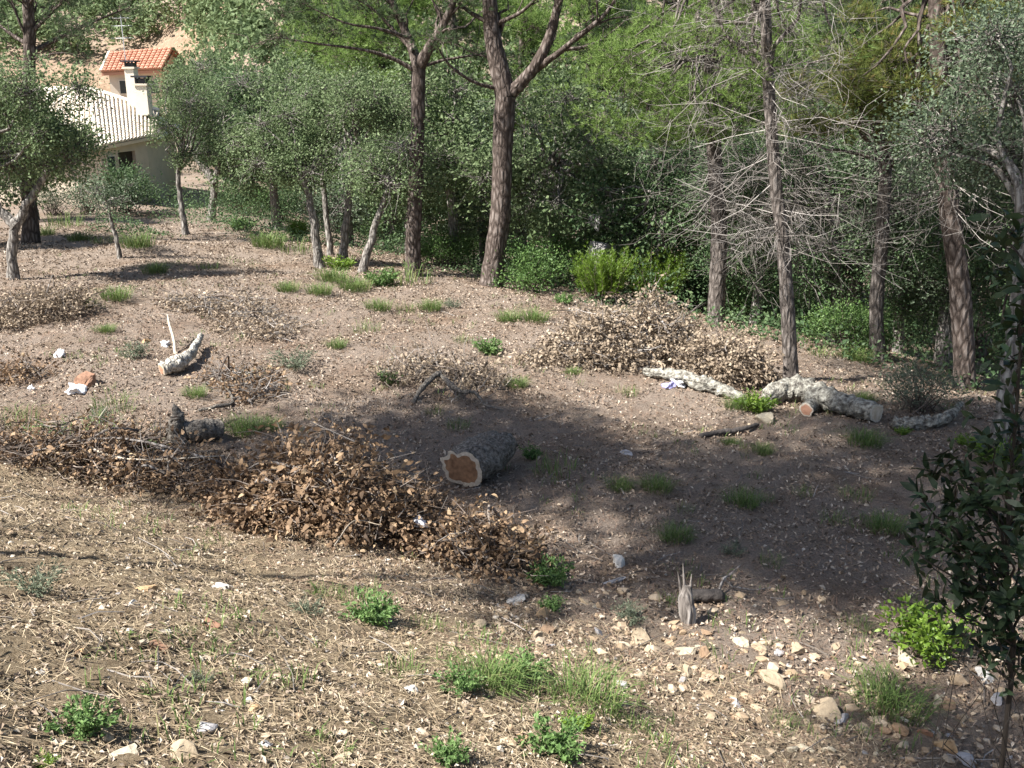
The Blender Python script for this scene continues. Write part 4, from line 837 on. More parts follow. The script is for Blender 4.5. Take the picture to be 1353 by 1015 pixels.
# ------------------------------------------------------------------ brush piles
def brush(label, spine, width, height, nleaf, nbr, leafm, L=.048, W=.022, tw='twig', spikes=40, big=10, dens=.8, name='brush_pile', stickout=.3, gfrac=.35):
    """cut branches with withered leaves heaped along a line on the ground"""
    S = np.array([G(*q) for q in spine]); S = smooth_path(S, 6) if len(S) > 2 else S; t = thing(name, label, 'brush pile', S[len(S) // 2])
    def pts(n, shell):
        k = rng.random(n) * (len(S) - 1); i = k.astype(int).clip(0, len(S) - 2); f = (k - i)[:, None]; c = S[i] * (1 - f) + S[i + 1] * f; e = np.sin(np.pi * (.08 + .84 * k / (len(S) - 1))) ** .6
        a = rng.random(n) * 6.28; q = rng.random(n) ** .5; xx = c[:, 0] + np.cos(a) * q * width * e; yy = c[:, 1] + np.sin(a) * q * width * e; lump = .72 + .30 * np.sin(xx * 4.1 + 1.5 * np.sin(yy * 3.3)) * np.sin(yy * 4.7 + 1.2) + .22 * np.sin(xx * 9.7 + yy * 5.1) * np.sin(yy * 10.3)
        x = c[:, 0] + np.cos(a) * q * width * e; y = c[:, 1] + np.sin(a) * q * width * e; h = height * e * np.sqrt(np.maximum(0, 1 - q ** 2)) * lump
        z = zfun(x, y) + h * (1 - shell * rng.random(n) ** 1.4) + .02; return np.column_stack([x, y, z])
    nbr = int(nbr * 1.4); spikes = int(spikes * 1.5); nleaf = int(nleaf * 1.12); A = pts(nbr, .9); d = rvec(nbr); d[:, 2] = np.abs(d[:, 2]) * .4; Bp = A + d * (.25 + .55 * rng.random((nbr, 1))) * max(.5, width); mb = MB(); twigs(mb, A, Bp, .007, .002, .16); tag(mb.obj('twigs', M[tw], t), kind='stuff')
    tip = pts(spikes, .2); d = rvec(spikes); d[:, 2] = np.abs(d[:, 2]) + .3; mb = MB(); twigs(mb, tip - norm(d) * .1, tip + norm(d) * stickout * (.4 + .8 * rng.random((spikes, 1))), .005, .0015, .2); tag(mb.obj('stray_twigs', M['dead_twig'], t), kind='stuff')
    for _ in range(big):
        a, b = pts(2, .5); m_ = (a + b) / 2 + rng.normal(size=3) * .12; m_[2] = max(m_[2], a[2] * .5 + b[2] * .5); b = m_ + norm((b - m_)[None])[0] * min(1.2, np.linalg.norm(b - m_)); a = m_ + norm((a - m_)[None])[0] * min(1.2, np.linalg.norm(a - m_)); bm_ = MB(); tube(bm_, smooth_path([a, m_, b], 4), [.016, .013, .006], 6, .1); bm_.obj('branch', M['twig'] if rng.random() < .5 else M['dead_wood'], t)
    # leaves hang in sprays on twigs
    nsp = nleaf // 9; C_ = pts(nsp, 1 - gfrac); D = rvec(nsp); D[:, 2] = D[:, 2] * .5 - .15; k = 9; tt = rng.random((nsp, k, 1)) * .3; Pl = (C_[:, None] + norm(D)[:, None] * tt).reshape(-1, 3) + rng.normal(size=(nsp * k, 3)) * .035; Pl[:, 2] = np.maximum(Pl[:, 2], zfun(Pl[:, 0], Pl[:, 1]) + .01)
    mb = MB(); rn = np.clip(np.repeat(rng.random(nsp), k) * .55 + .45 * rng.random(nsp * k), 0, 1); leaves2(mb, Pl, L, W, np.repeat(D, k, 0), up=.3, curl=.8, rnd=rn, lv=.5); tag(mb.obj('dry_leaves', M[leafm], t), kind='stuff'); return t
brush('large heap of brown withered branches along the foot of the bank', [(325, 680), (395, 688), (470, 702), (555, 702)], .62, 1.0, 14500, 560, 'dry_leaf', L=.050, W=.023, spikes=90, big=24)
brush('low trailing end of the brown brush heap toward the rubble', [(560, 722), (620, 735), (680, 745)], .38, .38, 3600, 160, 'dry_leaf', spikes=30, big=6)
brush('dark leafless brush tangle at the left below the red clod', [(-20, 600), (70, 612), (150, 622), (230, 640), (290, 645)], .55, .60, 4800, 700, 'dry_leaf', spikes=80, big=16)
brush('tall pale brush pile in the sun behind the gnarled log, left heap', [(765, 478), (830, 470), (890, 468)], .85, 1.15, 13500, 420, 'dry_leaf_pale', L=.05, W=.024, spikes=70, big=14, tw='dead_twig')
brush('pale brush heap right half, beside the slim grey pine', [(925, 490), (985, 505)], .55, .75, 6500, 200, 'dry_leaf_pale', L=.05, W=.024, spikes=30, big=5)
brush('thin fringe of dry leaves spilling left of the tall pale pile', [(705, 478), (745, 480)], .5, .2, 1500, 60, 'dry_leaf_pale', L=.05, spikes=10, big=2)
brush('dry brown brush pile at the left edge before the cork oak', [(-10, 430), (45, 420), (95, 405)], .8, .6, 6500, 240, 'dry_leaf_pale', spikes=30, big=6)
brush('low sparse brush behind the chalky broken branch', [(230, 405), (290, 408), (330, 425), (370, 450)], .7, .42, 4200, 260, 'dry_leaf_pale', spikes=40, big=8, tw='dead_twig')
brush('low withered brush right of the chalky broken branch', [(290, 500), (330, 510), (350, 530)], .45, .2, 1500, 160, 'dry_leaf', spikes=30, big=5, tw='dead_twig')
brush('low dry brush behind the dark bent dead branch', [(515, 502), (580, 500), (650, 512)], .55, .32, 2800, 160, 'dry_leaf_pale', spikes=50, big=6, stickout=.5)
brush('leafy dry spray on the left edge above the brush tangle', [(5, 500), (45, 505)], .35, .35, 900, 80, 'dry_leaf', spikes=16, big=3)
for lab, pts_, r in (('long pale curved stick lying across the left brush tangle', [(110, 622), (150, 640), (200, 645), (300, 640)], .012), ('thin pale switch leaning up from the left brush tangle', [(95, 625), (125, 600), (145, 570)], .008), ('pale sticks curving below the large brown heap', [(445, 770), (470, 735), (505, 740)], .006)):
    P = np.array([gl(x, y, .3) for x, y in pts_]); t = thing('pale_stick', lab, 'stick', P[0]); mb = MB(); tube(mb, smooth_path(P, 5), [r, r * .8, r * .4], 6, .05); mb.obj('shaft', M['pale_twig'], t)

# ------------------------------------------------------------------ stones
def rock(name, label, px, py, wpx, hf, m, flat_=.75, group=None, seed=None, fine=True, rz=None, P=None, size=None):
    p = G(px, py) if P is None else np.asarray(P); dist = np.linalg.norm(p - CAM); w = (wpx / FPX * dist * .62) if size is None else size
    V, F = rock_shape(ICO3 if fine else ICO2, 9 if fine else 7, seed); sc = np.array([w, w * (.65 + .3 * rng.random()), w * hf]); V = V * sc
    o = MB(); o.add(V, F, .5); ob = o.obj(name, M[m]); ob.location = p + [0, 0, sc[2] * .12]; ob.rotation_euler = (.25 * rng.normal(), .25 * rng.normal(), rng.random() * 6.28 if rz is None else rz); tag(ob, label, 'stone', group); return ob
ROCKS = [
 (815, 748, 26, .75, 'stone_white', 'small rounded white stone alone on the shaded litter'), (1195, 873, 34, .7, 'stone_cream', 'squarish cream stone in front of the bright green shrub'), (682, 794, 36, .25, 'stone_white', 'slanted pale slab at the tip of the brown brush heap'),
 (810, 770, 34, .25, 'stone_grey', 'flat pale stone just below the rounded white stone'), (908, 866, 34, .6, 'stone_cream', 'pale block left of the brown stone under the splintered stump'), (934, 868, 22, .9, 'stone_brown', 'dark brown stone between pale blocks under the splintered stump'), (908, 888, 36, .5, 'stone_tan', 'olive tan stone lying below the pale block and brown stone'),
 (981, 850, 28, .65, 'stone_cream', 'cream angular stone right below the splintered stump'), (1003, 860, 20, .6, 'stone_tan', 'little tan stone beside the cream angular stone'), (1052, 862, 24, .55, 'stone_tan', 'tan stone right of the little tan one in the rubble'),
 (1250, 990, 30, .8, 'stone_orange', 'rounded orange-brown stone near the bottom right corner'), (1222, 972, 16, .8, 'stone_rust', 'small rust stone just left of the rounded orange one'), (1255, 938, 20, .9, 'stone_brown', 'dark pointed stone above the rounded orange one'), (1092, 945, 40, .45, 'stone_tan', 'tan slab with a shadowed right end in the lower right rubble'), (1112, 955, 24, .5, 'stone_grey', 'grey stone touching the tan slab in the lower right'),
 (1190, 970, 22, .7, 'stone_brown', 'brown stone below the dark green tuft at lower right'), (1140, 968, 24, .6, 'stone_tan', 'tan stone between the tan slab and the rounded orange one'), (1280, 1005, 26, .6, 'stone_grey', 'grey stone in the very bottom right corner'), (1300, 900, 26, .5, 'stone_white', 'whitish stone under the dark laurel shrub'), (1318, 925, 24, .5, 'stone_grey', 'grey stone below the whitish one under the laurel'),
 (186, 783, 34, .5, 'stone_orange', 'yellowish stone on the sunny bank above two white chips'), (176, 801, 22, .5, 'stone_white', 'larger of two white chips on the sunny bank'), (192, 812, 16, .5, 'stone_white', 'smaller of two white chips on the sunny bank'), (288, 780, 30, .4, 'stone_white', 'white flat stone on the middle of the sunny bank'),
 (222, 838, 20, .5, 'stone_white', 'white stone above the reddish shard on the bank'), (216, 858, 30, .3, 'stone_rust', 'reddish flat shard on the sunny bank'), (108, 862, 18, .7, 'stone_orange', 'little orange stone at the left of the bank'), (275, 828, 28, .3, 'stone_rust', 'thin reddish stone edge on the bank centre'),
 (160, 1003, 36, .55, 'stone_cream', 'cream stone at the bottom edge left of a large tan one'), (243, 1002, 42, .6, 'stone_tan', 'large tan stone half sunk at the bottom edge'), (268, 962, 32, .4, 'stone_grey', 'grey flat stone on the lower bank'), (328, 930, 20, .6, 'stone_white', 'white stone next to an orange one on the lower bank'), (337, 944, 20, .6, 'stone_orange', 'orange stone next to a white one on the lower bank'), (300, 945, 22, .6, 'stone_grey', 'round grey stone left of the white and orange pair'),
 (75, 988, 26, .5, 'stone_cream', 'pale stone beneath the bright weed at lower left'), (55, 892, 20, .5, 'stone_white', 'pale stone at the left edge of the bank'), (140, 982, 30, .5, 'stone_tan', 'tan stone right of the bright weed at lower left'), (350, 985, 26, .4, 'stone_grey', 'grey shard near the bottom edge of the bank'), (455, 1005, 30, .5, 'stone_tan', 'tan stone at the bottom edge near the centre'), (415, 895, 24, .5, 'stone_tan', 'tan stone on the bank below the leafy weed'),
 (1012, 556, 26, .7, 'stone_cream', 'cream boulder lying left of the pale cork logs'), (828, 601, 16, .4, 'stone_grey', 'flat pale stone on shaded litter right of the thick log'), (118, 508, 40, .6, 'stone_rust', 'reddish clod behind the left brush tangle'), (193, 453, 16, .7, 'stone_orange', 'small orange brick fragment near the upright whitish stick'),
 (775, 800, 24, .5, 'stone_tan', 'tan stone right of the pale slab'), (845, 843, 36, .6, 'stone_tan', 'broad tan stone left of the pale block in the rubble'), (725, 838, 24, .8, 'stone_brown', 'brown upright stone in the rubble below the brush heap'), (715, 815, 22, .7, 'stone_orange', 'ochre stone in the rubble below the pale slab'), (708, 845, 20, .8, 'stone_tan', 'tan upright stone left of the brown upright stone'), (1020, 905, 34, .5, 'stone_tan', 'tan stone in the middle of the right rubble'), (970, 930, 26, .5, 'stone_grey', 'grey stone low in the middle rubble'), (630, 830, 24, .6, 'stone_tan', 'tan stone at the sunny edge under the brush heap'), (545, 915, 22, .5, 'stone_white', 'white stone amid the weeds at the bottom centre'), (688, 975, 22, .6, 'stone_orange', 'small orange stone amid weeds at the bottom centre')]
for i, (px, py, w, hf, m_, lab) in enumerate(ROCKS): rock('stone', lab, px, py, w, hf, m_, seed=300 + i)
def strew(n, poly, group, label, mats, s0, s1, seed0):
    k = 0; protos = []; made = []
    for i in range(8):
        V, F = rock_shape(ICO2, 8, seed0 + i); protos.append([None] * len(mats)); 
        for j, m_ in enumerate(mats):
            b = MB(); b.add(V * [1, .8, .6], F, .5); protos[i][j] = b.mesh('stone', M[m_])
    poly = np.array([G(*q)[:2] for q in poly]); lo, hi = poly.min(0), poly.max(0)
    while k < n:
        q = lo + (hi - lo) * rng.random(2); ins = False; j = len(poly) - 1
        for i in range(len(poly)):
            a, b = poly[i], poly[j]
            if (a[1] > q[1]) != (b[1] > q[1]) and q[0] < (b[0] - a[0]) * (q[1] - a[1]) / (b[1] - a[1]) + a[0]: ins = not ins
            j = i
        if not ins: continue
        s = s0 + (s1 - s0) * rng.random() ** 1.8; mi = rng.integers(len(mats)); o = bpy.data.objects.new('stone', protos[rng.integers(8)][mi]); COL.objects.link(o); o.location = on(q[0], q[1], s * .02); o.scale = (s, s * (.7 + .5 * rng.random()), s * (.6 + .5 * rng.random())); o.rotation_euler = (.3 * rng.normal(), .3 * rng.normal(), rng.random() * 6.28); made.append((o, q, s, mi)); k += 1
    med = np.median([m_[2] for m_ in made]); LK = [(n_, G(*q_)[:2]) for n_, q_ in LAND]; labs = {}
    for o, q, sz, mi in made:
        n_, c_ = min(LK, key=lambda l_: np.linalg.norm(l_[1] - q)); v = q - c_; dr = ('right of' if v[0] > 0 else 'left of') if abs(v[0]) > 2 * abs(v[1]) else ('behind' if v[1] > 0 else 'in front of') if abs(v[1]) > 2 * abs(v[0]) else ('behind and right of' if v[0] > 0 else 'behind and left of') if v[1] > 0 else ('in front right of' if v[0] > 0 else 'in front left of')
        near_ = 'close' if np.linalg.norm(v) < .3 else 'farther'; cn = mats[mi].split('_')[1]
        labs.setdefault((('larger' if sz > med else 'small') + ' loose ' + cn + ' stone', (near_ + ' ' + dr + ' the ' + n_).replace('behind and ', 'behind ')), []).append((o, np.linalg.norm(v)))
    for (a_, b_), os_ in labs.items():
        os_.sort(key=lambda e: e[1])
        for i_, (o, _) in enumerate(os_): tag(o, a_ + ' ' + b_ + ('' if i_ == 0 else ', ' + ('second', 'third', 'fourth', 'fifth', 'sixth', 'seventh', 'eighth', 'ninth')[min(i_ - 1, 8)] + ' out'), 'stone', group)
LAND = [('rounded white stone', (815, 748)), ('squarish cream stone', (1195, 873)), ('slanted pale slab', (682, 794)), ('splintered stump', (908, 826)), ('cream angular stone', (981, 850)), ('rounded orange stone', (1250, 990)), ('long tan slab', (1092, 945)), ('two white chips', (184, 806)), ('flat white stone', (288, 780)), ('reddish shard', (216, 858)), ('large sunk tan stone', (243, 1002)), ('bright leafy weed', (110, 972)), ('leafy bank weed', (492, 825)), ('wispy bank weed', (45, 785)), ('dense grass clump', (775, 930)), ('dark grass tuft', (1175, 940)), ('brown upright stone', (725, 838)), ('broad tan stone', (845, 843)), ('white and orange stone pair', (332, 937)), ('yellow-green tuft', (528, 895)), ('little orange stone', (108, 862)), ('whitish laurel stone', (1300, 900)), ('grey middle stone', (970, 930)), ('grey shard', (350, 985))]
strew(180, [(640, 800), (720, 790), (880, 830), (1080, 840), (1330, 900), (1340, 1010), (900, 960), (740, 870), (640, 835)], 'rubble stones at the foot of the bank', 'loose angular tan stone in the rubble at the foot of the bank', ['stone_tan', 'stone_tan', 'stone_brown', 'stone_grey', 'stone_cream'], .018, .072, 700)
strew(60, [(5, 690), (150, 720), (420, 830), (560, 1005), (10, 1010)], 'stones on the sunlit bank', 'small loose stone on the sunlit bank', ['stone_tan', 'stone_cream', 'stone_grey', 'stone_tan', 'stone_brown'], .012, .042, 800)

# ------------------------------------------------------------------ litter left by people
def crumple(name, label, px, py, w, h, m, seed):
    rg = np.random.default_rng(seed); p = G(px, py); V, F = ICO3; V = V.copy()
    for _ in range(14):
        d = rg.normal(size=3); d /= np.linalg.norm(d); V = V * (1 + .085 * np.sin(6 * (V @ d) + rg.random() * 6)[:, None])
    V[:, 2] = np.maximum(V[:, 2], -.3); o = MB(); o.add(V * [w, w * .7, h], F, .5); ob = o.obj(name, M[m]); ob.location = p + [0, 0, h * .25]; ob.rotation_euler[2] = rg.random() * 6; tag(ob, label, 'litter'); return ob
crumple('plastic_bag', 'crumpled white plastic bag near the left brush pile', 80, 471, .11, .07, 'plastic_white', 1); crumple('plastic_bag', 'white plastic bag in front of the reddish clod', 102, 520, .12, .08, 'plastic_white', 2); crumple('plastic_scrap', 'tiny white scrap left of the reddish clod', 42, 516, .045, .05, 'plastic_white', 3)
crumple('crumpled_paper', 'grey-white crumpled paper on the low end of the brown heap', 556, 726, .07, .06, 'paper', 4).location += Vector((0, 0, .22)); crumple('plastic_wrapper', 'clear and violet wrapper beside the gnarled pale log', 884, 512, .09, .05, 'plastic_blue', 5); crumple('plastic_sheet', 'greyish plastic sheet behind the violet wrapper', 896, 508, .14, .07, 'paper', 6); crumple('plastic_scrap', 'bluish grey scrap behind the upright whitish stick', 220, 458, .10, .06, 'paper', 7)

# ------------------------------------------------------------------ tufts and weeds
def tuft_mesh(kind):
    mb = MB()
    if kind == 'grass':
        n = 330; a = rng.random(n) * 6.28; q = rng.random(n) ** .7 * .75; P = np.stack([np.cos(a) * q, np.sin(a) * q, np.zeros(n)], 1); blades(mb, P, .85, .022, 1.0, spreaddir=P * 1.0); return mb.mesh('grass_tuft', M['grass'])
    if kind == 'thin':
        n = 80; a = rng.random(n) * 6.28; q = rng.random(n) ** .5 * .7; P = np.stack([np.cos(a) * q, np.sin(a) * q, np.zeros(n)], 1); blades(mb, P, .75, .022, .7, spreaddir=P); return mb.mesh('thin_tuft', M['grass'])
    m = {'weed': 'weed', 'grey': 'grey_weed', 'bright': 'bright_leaf', 'dark': 'shrub_leaf'}[kind]; k = 30 if kind != 'grey' else 22
    a = rng.random(k) * 6.28; q = rng.random(k) ** .6; T = np.stack([np.cos(a) * q * .85, np.sin(a) * q * .85, .45 + .5 * rng.random(k) * (1 - .4 * q)], 1); twigs(mb, T * [.2, .2, 0], T, .012, .006, .12); per = 26; t = .3 + .75 * rng.random((k, per, 1)); P = (T[:, None] * [.2, .2, 0] * (1 - t) + T[:, None] * t).reshape(-1, 3) + rng.normal(size=(k * per, 3)) * .07
    Ls = .14 if kind in ('weed', 'bright') else .13; leaves(mb, P, Ls, Ls * (.5 if kind != 'grey' else .28), up=.8, D=P - [0, 0, .2]); return mb.mesh('weed_plant', M[m])
TUFT = {k: [tuft_mesh(k) for _ in range(3)] for k in ('grass', 'thin', 'weed', 'grey', 'bright', 'dark')}
TU = [
 (60, 590, 'weed', 46, 'green weed growing up through the far left of the brush tangle'), (120, 575, 'thin', 60, 'tall grass behind the left brush tangle'), (200, 600, 'dark', 34, 'dark weed in the middle of the left brush tangle'), (20, 560, 'thin', 50, 'loose grass at the left edge above the tangle'), (540, 375, 'thin', 60, 'long grass patch at the foot of the dark pine'), (505, 378, 'weed', 40, 'low leafy plants right of the leaning oak foot'), (395, 335, 'thin', 44, 'grass between the pale oak and the four-stem group'), (320, 305, 'weed', 30, 'low green plant under the round oak'), (85, 300, 'thin', 40, 'grass patch behind the left edge oak trunk'), (450, 358, 'bright', 34, 'bright leafy weed hugging the speckled oak foot'), (610, 915, 'weed', 50, 'leafy sprawl left of the spreading grass clump'), (690, 895, 'weed', 54, 'leafy sprawl between the two large grass clumps'), (760, 965, 'bright', 40, 'bright leafy sprig under the dense dark clump'), (430, 790, 'thin', 44, 'loose grass left of the leafy bank weed'),
 (60, 312, 'grass', 20, 'grass tuft beside the left edge oak trunk'), (105, 318, 'grass', 24, 'grass tuft left of the small sapling'), (134, 322, 'thin', 24, 'thin grass tuft just left of the sapling foot'), (182, 326, 'grass', 34, 'long grass tuft right of the sapling foot'), (205, 360, 'grass', 26, 'low grass tuft in open litter right below the sapling'), (154, 396, 'grass', 30, 'rounded dark grass tuft beside the left brush pile'), (112, 406, 'grass', 22, 'grass tuft at the right end of the left brush pile'), (140, 440, 'grass', 20, 'grass tuft below the left brush pile'), (180, 474, 'grey', 38, 'grey-green weed left of the chalky broken branch'),
 (355, 326, 'grass', 36, 'grass tuft left of the four-stem oaks'), (275, 356, 'thin', 26, 'faint grass tuft below the slender pale oak'), (380, 385, 'grass', 24, 'grass tuft left below the four-stem oaks'), (422, 389, 'grass', 28, 'grass tuft straight below the leftmost oak stem'), (438, 372, 'grass', 34, 'leafy tuft at the foot of the four-stem oaks'), (470, 384, 'grass', 34, 'tuft between the leaning oak and the leftmost stem'), (500, 410, 'grass', 28, 'grass tuft below the leaning oak'), (536, 412, 'thin', 26, 'thin tuft below the dark pine'), (568, 410, 'grass', 26, 'grass tuft right below the dark pine'), (598, 408, 'grey', 22, 'greyish tuft left of the tallest pine foot'),
 (484, 440, 'thin', 36, 'sparse tuft in open litter above the small stump'), (445, 460, 'grass', 22, 'small tuft left above the small stump'), (387, 488, 'grey', 50, 'wide grey-green weed left of the small stump'), (645, 468, 'weed', 36, 'leafy weed behind the low dry brush, centre'), (612, 452, 'thin', 24, 'faint tuft left of the central leafy weed'), (672, 425, 'grass', 28, 'left tuft of a pair below the tallest pine'), (706, 424, 'grass', 32, 'right tuft of a pair below the tallest pine'), (745, 402, 'weed', 26, 'low plant at the wood edge right of the tallest pine'), (682, 512, 'grass', 26, 'grass tuft right of the low dry brush'), (757, 495, 'grass', 18, 'small tuft before the tall pale pile'), (828, 522, 'thin', 28, 'tuft in front of the gnarled pale log'),
 (515, 508, 'dark', 30, 'green sprig by the small stump'), (735, 628, 'thin', 56, 'loose grass right of the thick dark log'), (700, 606, 'dark', 30, 'green weed at the right end of the thick log'), (605, 566, 'thin', 30, 'small weed behind the thick dark log'), (575, 548, 'thin', 24, 'tuft under the dark bent branch'), (818, 646, 'grass', 28, 'left tuft of a pair on the shaded floor'), (868, 648, 'grass', 34, 'right tuft of a pair on the shaded floor'), (905, 676, 'thin', 24, 'faint tuft below the right tuft of the shaded pair'), (980, 668, 'grass', 38, 'broad tuft in the middle of the shaded floor'), (1008, 600, 'grass', 24, 'small tuft right of the blackened branch'), (965, 588, 'grass', 18, 'tiny tuft by the blackened branch'), (1012, 662, 'thin', 22, 'thin tuft right of the broad shaded tuft'), (1060, 656, 'thin', 26, 'thin tuft farther right of the broad shaded tuft'), (1130, 660, 'thin', 36, 'grey-green tuft below the sawn pinkish log in shade'), (1105, 690, 'thin', 34, 'tuft left of the pair near the laurel'), (1170, 702, 'grass', 38, 'tuft beside the laurel tips in shade'), (1142, 588, 'grass', 36, 'tuft in front of the sawn pinkish log'), (892, 714, 'grass', 36, 'tuft above the splintered stump'), (968, 732, 'grey', 30, 'greyish tuft right above the splintered stump'), (1020, 745, 'thin', 30, 'faint tuft right of the greyish one'),
 (1000, 545, 'bright', 44, 'bright weed between gnarled log and cork logs'), (975, 540, 'grass', 30, 'grass at the tip of the gnarled pale log'), (1315, 612, 'bright', 52, 'sunlit bright plant below the pale leaning trunk'), (1192, 575, 'bright', 18, 'small bright sprig before the knobby dark log'), (1275, 590, 'bright', 24, 'bright sprig right of the knobby dark log'), (1140, 530, 'grass', 24, 'green tuft behind the sawn pinkish log'), (1085, 470, 'thin', 30, 'grass at the wood edge behind the slim pine'), (1130, 478, 'grass', 34, 'grass at the foot of the shaded pine'),
 (320, 572, 'grass', 42, 'green tuft right of the reddish wood block'), (358, 568, 'grass', 28, 'second green tuft right of the reddish wood block'), (258, 524, 'grass', 24, 'tuft behind the grey forked stick'), (150, 540, 'thin', 46, 'weeds right of the reddish clod'), (130, 560, 'grey', 36, 'sparse weed above the left brush tangle'),
 (45, 785, 'grey', 60, 'wispy weed on the bank near the left edge'), (110, 972, 'weed', 64, 'bright leafy weed on the lower left bank'), (492, 825, 'weed', 62, 'leafy green weed on the bank below the brown heap'), (478, 800, 'thin', 50, 'long-bladed weed right above the leafy bank weed'), (410, 812, 'grey', 40, 'grey weed left of the leafy bank weed'), (565, 832, 'thin', 40, 'grass right of the leafy bank weed'), (728, 772, 'dark', 56, 'green weed left of the rounded white stone'), (728, 805, 'weed', 30, 'small weed right of the pale slab'), (832, 822, 'grey', 46, 'grey-green weed above the broad tan stone'), (528, 895, 'thin', 56, 'yellow-green tuft at the bottom centre left'), (645, 905, 'grass', 70, 'spreading grass clump left of the dense dark one'), (700, 925, 'thin', 66, 'loose grass joining two clumps at the bottom centre'), (775, 930, 'grass', 78, 'dense dark grass clump at the bottom centre'), (735, 1000, 'weed', 72, 'leafy clump at the bottom edge centre'), (590, 1008, 'weed', 50, 'leafy weed at the bottom edge left of centre'), (830, 965, 'thin', 46, 'thin grass right below the dense dark clump'), (1175, 940, 'grass', 70, 'dark grass tuft below the squarish cream stone'), (1030, 965, 'thin', 40, 'thin tuft in the lower right rubble'), (245, 838, 'thin', 22, 'tiny sprout on the middle bank'), (265, 905, 'grey', 34, 'pale sprout on the lower bank'), (1130, 835, 'thin', 40, 'thin weeds left of the bright green shrub'), (60, 1012, 'bright', 24, 'broad-leaved sprout in the bottom left corner')]
for i, (px, py, k, w, lab) in enumerate(TU):
    p = G(px, py); s = w / FPX * np.linalg.norm(p - CAM) * .76; o = bpy.data.objects.new('grass_tuft' if k in ('grass', 'thin') else 'weed', TUFT[k][i % 3]); COL.objects.link(o); o.location = p - [0, 0, .01]; o.scale = (s, s, s * (.95 if k == 'grass' else .9)); o.rotation_euler[2] = rng.random() * 6.28; tag(o, lab, 'grass' if k in ('grass', 'thin') else 'weed', 'tufts and weeds on the clearing floor')
# faint sprouts too thin to count
mb = MB(); p = fan(3200, 3, 26); keep = np.sin(p[:, 0] * 1.9 + 1) * np.sin(p[:, 1] * 1.4 + p[:, 0]) > .15; p = np.repeat(p[keep], 7, 0) + rng.normal(size=(keep.sum() * 7, 2)) * .045; blades(mb, lift(p, 0), .10, .007, .8)
tag(mb.obj('sprouts', M['grass']), 'thin scattered grass sprouts over the clearing', 'grass', kind='stuff')

# bright green low shrub near the laurel
c = G(1222, 868); t = thing('leafy_shrub', 'bright green low shrub in a sun patch near the laurel', 'shrub', c); wood, crown = MB(), MB(); k = 60; a = rng.random(k) * 6.28; q = rng.random(k) ** .6
T = c + np.stack([np.cos(a) * q * .30, np.sin(a) * q * .22, .10 + .20 * rng.random(k)], 1); twigs(wood, c + (T - c) * [.4, .4, 0], T, .004, .002, .15); P = np.repeat(T, 22, 0) + rng.normal(size=(k * 22, 3)) * [.03, .03, .05]; P[:, 2] = np.maximum(P[:, 2], c[2]); leaves2(crown, P, .05, .02, P - c + [0, 0, .1], up=.9, curl=.3); wood.obj('stems', M['twig'], t); crown.obj('foliage', M['bright_leaf'], t)

# ------------------------------------------------------------------ the dark laurel close to the camera
LM = MB(); xs = np.linspace(0, 1, 7); wd = np.sin(np.pi * xs ** .85) * .19 + .004; V = []
for x_, w_ in zip(xs, wd):
    for s_ in (-1, 0, 1): V.append([x_, s_ * w_, -.10 * x_ * x_ + .05 * abs(s_) * (w_ / .19)])
F = [[i * 3 + j, i * 3 + j + 3, i * 3 + j + 4, i * 3 + j + 1] for i in range(6) for j in (0, 1)]; LM.add(V, F, .4); leaf_me = LM.mesh('leaf', M['laurel_leaf'], True)
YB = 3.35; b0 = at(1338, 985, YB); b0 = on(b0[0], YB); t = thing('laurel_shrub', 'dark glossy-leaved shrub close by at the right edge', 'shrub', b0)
TIPS = [(1275, 620, .1), (1320, 690, .1), (1298, 640, .2), (1340, 600, .1), (1310, 760, .1), (1270, 760, .2), (1345, 690, .2), (1240, 720, .0), (1325, 860, .1), (1205, 720, .1), (1212, 650, .15), (1235, 790, .1), (1260, 830, .1), (1225, 620, .3), (1240, 605, .25), (1300, 575, .1), (1180 + 75, 655, .2), (1215, 690, .1), (1345, 560, 0), (1335, 470, .1), (1348, 420, 0), (1325, 320, .15), (1345, 300, 0), (1352, 370, -.1), (1290, 660, 0), (1330, 640, -.1), (1265, 715, .05), (1225, 745, .15), (1300, 730, -.05), (1345, 720, -.1), (1280, 780, 0), (1330, 790, -.1), (1352, 850, 0), (1310, 830, -.05), (1352, 640, .1), (1365, 500, .1), (1370, 760, 0), (1250, 690, .2)]
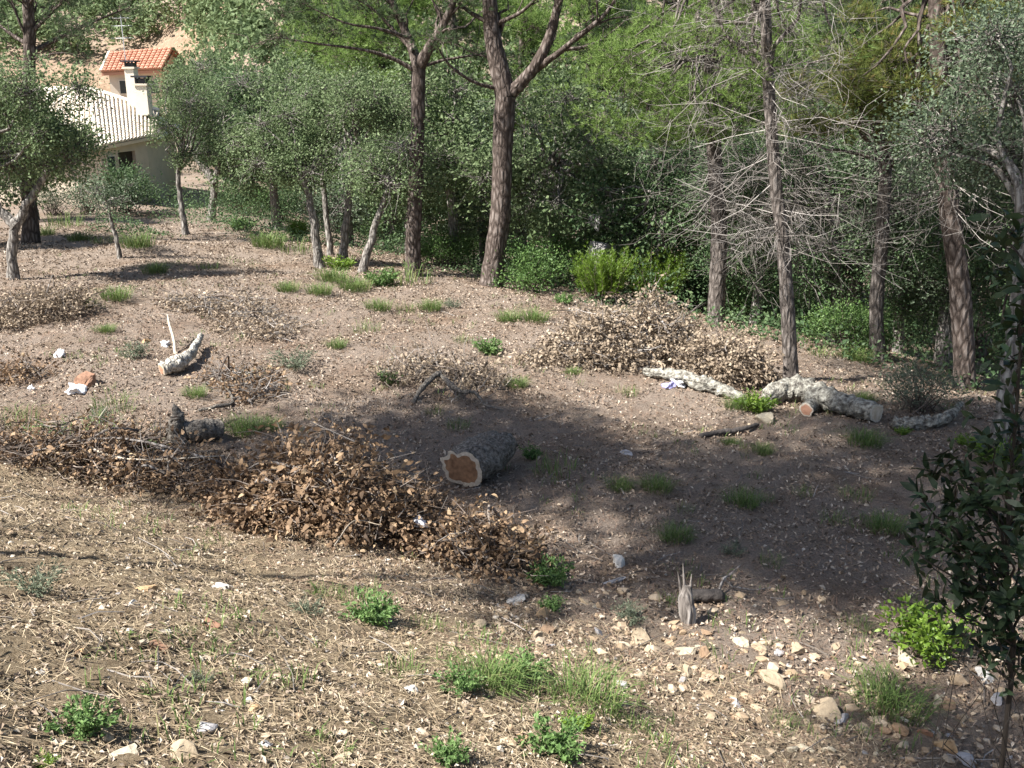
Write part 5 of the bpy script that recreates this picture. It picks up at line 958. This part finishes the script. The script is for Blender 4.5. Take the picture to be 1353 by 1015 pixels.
stem = smooth_path(np.vstack([b0 - [0, 0, .1], pp([(1336, 900), (1334, 820), (1330, 740), (1335, 640), (1345, 520), (1350, 400)], YB)]), 3); mb = MB(); tube(mb, stem, [.011, .010, .008, .006, .004], 8, .06); mb.obj('stem', M['laurel_twig'], t, smooth=True)
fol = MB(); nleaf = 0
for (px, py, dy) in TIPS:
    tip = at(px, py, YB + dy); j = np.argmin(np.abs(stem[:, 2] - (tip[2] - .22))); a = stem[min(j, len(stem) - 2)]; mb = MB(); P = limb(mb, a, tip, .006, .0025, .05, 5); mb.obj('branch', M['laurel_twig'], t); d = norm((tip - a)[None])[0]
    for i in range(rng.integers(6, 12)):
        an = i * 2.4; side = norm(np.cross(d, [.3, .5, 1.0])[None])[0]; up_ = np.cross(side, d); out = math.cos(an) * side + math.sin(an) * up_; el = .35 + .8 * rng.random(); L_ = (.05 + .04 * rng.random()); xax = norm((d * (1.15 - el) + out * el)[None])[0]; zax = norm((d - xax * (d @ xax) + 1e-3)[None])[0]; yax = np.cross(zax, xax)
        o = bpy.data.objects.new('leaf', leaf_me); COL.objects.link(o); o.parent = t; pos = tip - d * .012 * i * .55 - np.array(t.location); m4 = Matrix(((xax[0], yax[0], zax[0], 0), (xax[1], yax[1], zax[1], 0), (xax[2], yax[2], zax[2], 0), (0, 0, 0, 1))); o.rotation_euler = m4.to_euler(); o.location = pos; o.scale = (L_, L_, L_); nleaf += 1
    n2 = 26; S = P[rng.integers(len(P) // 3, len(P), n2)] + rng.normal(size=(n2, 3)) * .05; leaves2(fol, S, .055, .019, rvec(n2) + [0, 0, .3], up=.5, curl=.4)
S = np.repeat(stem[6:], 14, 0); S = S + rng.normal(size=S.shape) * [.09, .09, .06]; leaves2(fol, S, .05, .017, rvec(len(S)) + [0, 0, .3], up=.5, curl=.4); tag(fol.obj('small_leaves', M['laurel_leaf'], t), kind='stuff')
mb = MB()
for k in range(9):
    a = b0 + rng.normal(size=3) * [.03, .03, 0]; e = at(1190 + 160 * rng.random(), 780 + 140 * rng.random(), YB + .3 * rng.normal()); limb(mb, a, e, .003, .001, .2, 4)
mb.obj('bare_shoots', M['laurel_twig'], t)
